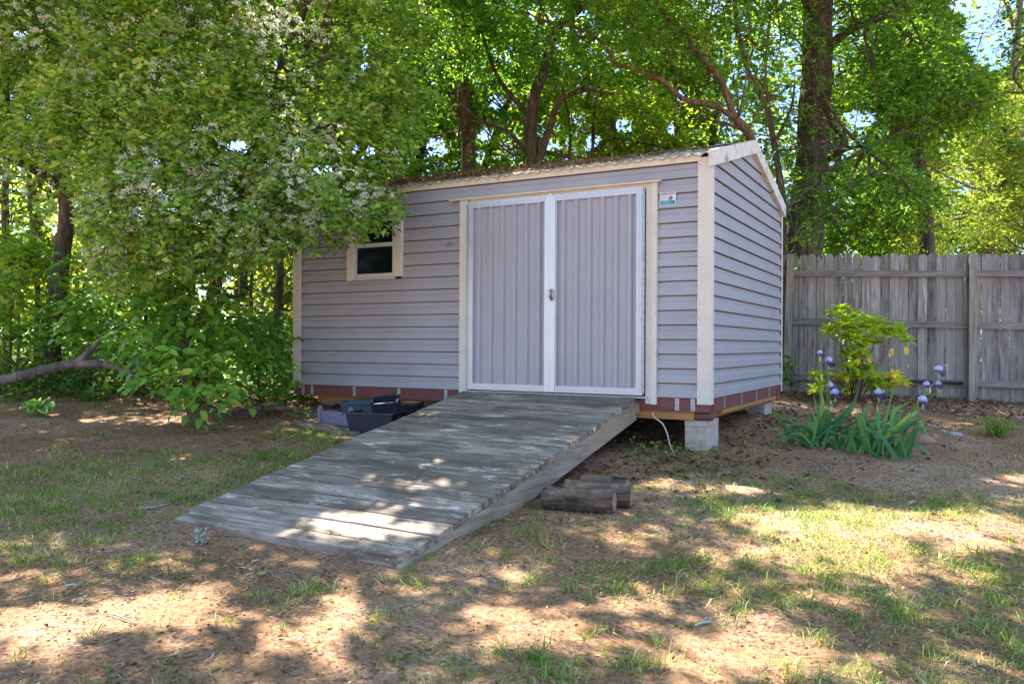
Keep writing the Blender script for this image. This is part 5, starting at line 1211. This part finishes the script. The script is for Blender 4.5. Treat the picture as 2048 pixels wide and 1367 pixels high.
BARE = [(356, 1210, 110, 34), (150, 1255, 180, 22), (1500, 1290, 140, 26), (1235, 1105, 100, 16), (687, 1212, 60, 30), (300, 860, 260, 34), (1830, 930, 200, 24), (1070, 1220, 120, 24), (1480, 960, 60, 8), (980, 1150, 60, 14), (1850, 1060, 100, 14), (1460, 1340, 60, 18)]
def gdens(px, py):
    d = np.full(np.shape(px), .08)
    for a, b_, c, e, k in GREEN: d = d+1.25*k*np.exp(-(((px-a)/c)**2+((py-b_)/e)**2))
    for a, b_, c, e in BARE: d = d*(1-.85*np.exp(-(((px-a)/c)**2+((py-b_)/e)**2)))
    return np.clip(d, 0, 1)
def yard_pts(rg, n, x0=-6, x1=9.5, y0=-6.2, y1=3.0):
    # denser near the camera so blades keep a natural density in view
    x = rg.uniform(x0, x1, n); y = rg.uniform(y0, y1, n); p = np.stack([x, y, g(x, y)], 1); px, py, d = project(p)
    ok = (d > 1.9)&(px > -200)&(px < 2250)&(py < 1500)
    ok &= ~((x > RX0)&(x < RX1)&(y > -3.3)&(y < 0)); ok &= ~((x > 0)&(x < W)&(y > -.1)&(y < D))
    return p[ok], px[ok], py[ok], d[ok]
def vnoise(p, s, seed=0):
    x, y = p[:, 0]*s, p[:, 1]*s; o = seed*1.7
    return (np.sin(x*1.3+o+1.1*np.sin(y*1.7+o))+np.sin(y*1.9+2*o+1.3*np.sin(x*1.1))+np.sin((x+y)*2.7+o)*.6+np.sin((x-y)*3.9+3*o)*.5)/3.1
def blades(p, ht, wd, rg, v, lean=.5):
    k = len(p); a = rg.uniform(0, 2*PI, k); dr = np.stack([np.cos(a), np.sin(a), np.zeros(k)], 1); sd = np.stack([-np.sin(a), np.cos(a), np.zeros(k)], 1)
    tw = rg.uniform(0, PI, k); sd = sd*np.cos(tw)[:, None]+dr*np.sin(tw)[:, None]
    ln = (rg.uniform(.1, 1, k)*lean*2)[:, None]; ht = ht[:, None]; wd = wd[:, None]
    m1 = p+dr*ht*ln*.3+np.array([0, 0, 1])*ht*.55; t1 = p+dr*ht*ln+np.array([0, 0, 1])*ht*(1-.25*ln)
    V = np.stack([p-sd*wd/2, p+sd*wd/2, m1+sd*wd*.4, m1-sd*wd*.4, t1], 1).reshape(-1, 3); i = np.arange(k)[:, None]*5
    F = np.concatenate([np.hstack([i, i+1, i+2]), np.hstack([i, i+2, i+3]), np.hstack([i+3, i+2, i+4])], 1).reshape(-1, 3)
    return V, F, np.repeat(np.clip(v, 0, 1), 3)
def grass():
    rg = np.random.default_rng(81)
    # tufts
    p, px, py, d = yard_pts(rg, 42000); dn = gdens(px, py)*(.55+.9*np.clip(vnoise(p, 2.2, 1)+.15, 0, 1)); keep = rg.uniform(size=len(p)) < dn*.95
    p = p[keep]; d = d[keep]; dn = dn[keep]; k = len(p); nb = 16
    size = rg.uniform(.3, 1.15, k)**1.3; tv = np.clip(.42+.24*vnoise(p, .9, 4)+rg.normal(0, .2, k), 0, 1)
    q = np.repeat(p, nb, 0); q[:, :2] += rg.normal(0, .030, (k*nb, 2)); q[:, 2] = g(q[:, 0], q[:, 1])-.003
    h = np.repeat(size, nb)*rg.uniform(.022, .078, k*nb); vv = np.repeat(tv, nb)+rg.normal(0, .22, k*nb)
    V, F, v = blades(q, h, rg.uniform(.003, .0052, k*nb), rg, vv, 1.1)
    # scattered thin blades
    p2, px2, py2, d2_ = yard_pts(rg, 260000); dn2 = -.02+gdens(px2, py2); keep = rg.uniform(size=len(p2)) < dn2*.6; p2 = p2[keep]; k2 = len(p2)
    V2, F2, v2 = blades(p2, rg.uniform(.012, .04, k2), rg.uniform(.002, .004, k2), rg, rg.normal(.62, .28, k2), 1.4)
    tag(mk('grass', np.vstack([V, V2]), np.vstack([F, F2+len(V)]), M['grass'], None, np.concatenate([v, v2])), 'patchy thin lawn grass on bare soil', 'grass', kind='stuff')
grass()
def weeds():
    rg = np.random.default_rng(82); L = Leaves()
    p, px, py, d = yard_pts(rg, 60000); dn = gdens(px, py)*np.clip(vnoise(p, 1.6, 7)*1.6, 0, 1)
    dn += np.exp(-(((px-1520)/150)**2+((py-1130)/30)**2))*.5+np.exp(-(((px-260)/200)**2+((py-950)/40)**2))*.3
    keep = rg.uniform(size=len(p)) < dn*.55; p = p[keep]; k = len(p); K = 6; p = np.repeat(p, K, 0)+rg.normal(0, .014, (k*K, 3)); k *= K; p[:, 2] = g(p[:, 0], p[:, 1])+rg.uniform(.003, .022, k)
    l = rg.uniform(.007, .016, k); L.add(p, rg.normal(0, 1, (k, 3))*[1, 1, .3], rg.normal(0, .3, (k, 3))+[0, 0, 1], l, l*.8, np.clip(rg.normal(.5, .2, k), 0, 1))
    # leafy weeds along the shed and pier
    for (x, y, n_, s) in ((1215, 885, 40, .03), (1245, 880, 40, .03), (1270, 900, 20, .03), (1290, 915, 20, .03), (1330, 912, 30, .03), (1460, 880, 60, .028), (1445, 890, 40, .028), (600, 838, 60, .03), (690, 850, 70, .014), (640, 900, 40, .025), (1160, 870, 20, .03), (1395, 912, 60, .02), (2010, 800, 30, .04), (1350, 925, 40, .022), (1300, 930, 40, .022), (1520, 920, 30, .03)):
        c = gp(x, y); pp_ = c+np.stack([rg.normal(0, .07, n_), rg.normal(0, .05, n_), rg.uniform(.005, .12, n_)], 1); pp_ = pp_[~in_shed(pp_)]; m_ = len(pp_)
        L.add(pp_, rg.normal(0, 1, (m_, 3))*[1, 1, .5], rg.normal(0, .4, (m_, 3))+[0, 0, .8], s*rg.uniform(.7, 1.4, m_), s*.6, rg.uniform(.4, 1, m_))
    tag(L.build('weeds', M['clover']), 'clover and small leafy weeds creeping over the lawn', 'weeds', kind='stuff')
weeds()
def litter():
    rg = np.random.default_rng(83); L = Leaves()
    # brown leaves by the shed, the bed and the fence
    n = 90000; x = rg.uniform(-6, 10, n); y = rg.uniform(-2.2, 8.5, n); p = np.stack([x, y, g(x, y)], 1); px, py, d = project(p)
    dn = np.full(n, .02)
    under = (x > -.5)&(x < W+.2)&(y > -.5)&(y < D+.3); dn[under] = .5
    dn += .9*np.exp(-(((x-4.2)/.55)**2+((y+.4)/.75)**2)); dn += .8*np.exp(-((np.minimum(0, y-5.0+0*x))/1.3)**2)*(x > 3.0)*((np.stack([x, y], 1)-FA[:2])@fn[:2] > -.05)
    dn += .75*np.exp(-(((x-4.9)/.55)**2+((y-1.9)/1.3)**2)); dn += .5*((x < .2)&(x > -5)&(y > -1.0)&(y < 1.5))*np.exp(-((y+.0)/.9)**2)
    dn += .6*np.exp(-(((px-1120)/60)**2+((py-960)/30)**2))
    dn *= .5+.8*np.clip(vnoise(p, 2, 3)+.3, 0, 1)
    keep = rg.uniform(size=n) < dn; p = p[keep]; k = len(p); p[:, 2] += rg.uniform(.002, .03, k); l = rg.uniform(.025, .075, k)
    L.add(p, rg.normal(0, 1, (k, 3))*[1, 1, .35], rg.normal(0, .45, (k, 3))+[0, 0, .9], l, l*rg.uniform(.3, .6, k), rg.beta(2, 2.2, k))
    # smaller leaf crumbs across the yard and ramp
    p, px, py, d = yard_pts(rg, 90000); keep = rg.uniform(size=len(p)) < .55*(.5+np.clip(vnoise(p, 1.3, 9)+.2, 0, 1)); p = p[keep]; k = len(p); p[:, 2] += rg.uniform(.001, .01, k); l = rg.uniform(.008, .026, k)
    L.add(p, rg.normal(0, 1, (k, 3))*[1, 1, .3], rg.normal(0, .4, (k, 3))+[0, 0, 1], l, l*rg.uniform(.3, .7, k), rg.beta(1.6, 1.8, k))
    tag(L.build('leaf_litter', M['litter'], fold=.35), 'brown dead leaves scattered on the soil round the shed and the fence', 'dead leaves', kind='stuff')
    L = Leaves(); p, px, py, d = yard_pts(rg, 260000)
    dn = .30+.9*np.clip(vnoise(p, 1.7, 12)*1.4+.1, 0, 1)
    for a, b_, c, e, kk in ((1180, 1080, 170, 40, .5), (1310, 985, 60, 22, 1.0), (560, 1140, 160, 40, .3), (960, 1120, 120, 24, .5), (1000, 1060, 120, 20, .5)): dn += kk*np.exp(-(((px-a)/c)**2+((py-b_)/e)**2))
    for a, b_, c, e in BARE: dn = dn*(1-.6*np.exp(-(((px-a)/c)**2+((py-b_)/e)**2)))
    keep = rg.uniform(size=len(p)) < dn*.62; p = p[keep]; k = len(p); p[:, 2] += rg.uniform(.001, .010, k); l = rg.uniform(.012, .05, k)
    L.add(p, rg.normal(0, 1, (k, 3))*[1, 1, .12], rg.normal(0, .3, (k, 3))+[0, 0, 1], l, rg.uniform(.002, .006, k), rg.beta(1.3, 1.5, k))
    tag(L.build('straw_litter', M['straw'], fold=.1), 'thin orange brown straw and catkin litter strewn over the lawn', 'straw', kind='stuff')
    # bits lying on the ramp
    n = 900; x = rg.uniform(RX0+.02, RX1-.02, n); y = -3.2*rg.beta(1.4, 1, n); z = rz(y)+.006; l = rg.uniform(.005, .022, n); L = Leaves()
    L.add(np.stack([x, y, z], 1), rg.normal(0, 1, (n, 3))*[1, 1, .1], rg.normal(0, .2, (n, 3))+[0, 0, 1], l, l*.4, rg.beta(2, 1.5, n)); tag(L.build('ramp_debris', M['straw'], fold=.1), 'tiny bits of straw and catkins lying on the ramp planks', 'straw', kind='stuff')
litter()
def clods():
    rg = np.random.default_rng(84); mb_V = []; p, px, py, d = yard_pts(rg, 16000); k = len(p); r = rg.uniform(.002, .008, k)
    base = np.array([(1, 0, 0), (0, 1, 0), (-1, 0, 0), (0, -1, 0), (0, 0, .8), (0, 0, -.8)]); V = p[:, None]+base[None]*r[:, None, None]*rg.uniform(.6, 1.3, (k, 6, 1)); i = np.arange(k)[:, None]*6
    F = np.concatenate([np.hstack([i+a, i+b_, i+c]) for a, b_, c in ((0, 1, 4), (1, 2, 4), (2, 3, 4), (3, 0, 4), (1, 0, 5), (2, 1, 5), (3, 2, 5), (0, 3, 5))], 1).reshape(-1, 3)
    tag(mk('soil_crumbs', V.reshape(-1, 3), F, simple('soil_crumb', (.30, .20, .14), .95, var=.4, sc_=60), None), 'loose crumbs of reddish soil on the bare patches', 'gravel', kind='stuff')
clods()
print('verts total', sum(len(o.data.vertices) for o in bpy.data.objects if o.type == 'MESH'))
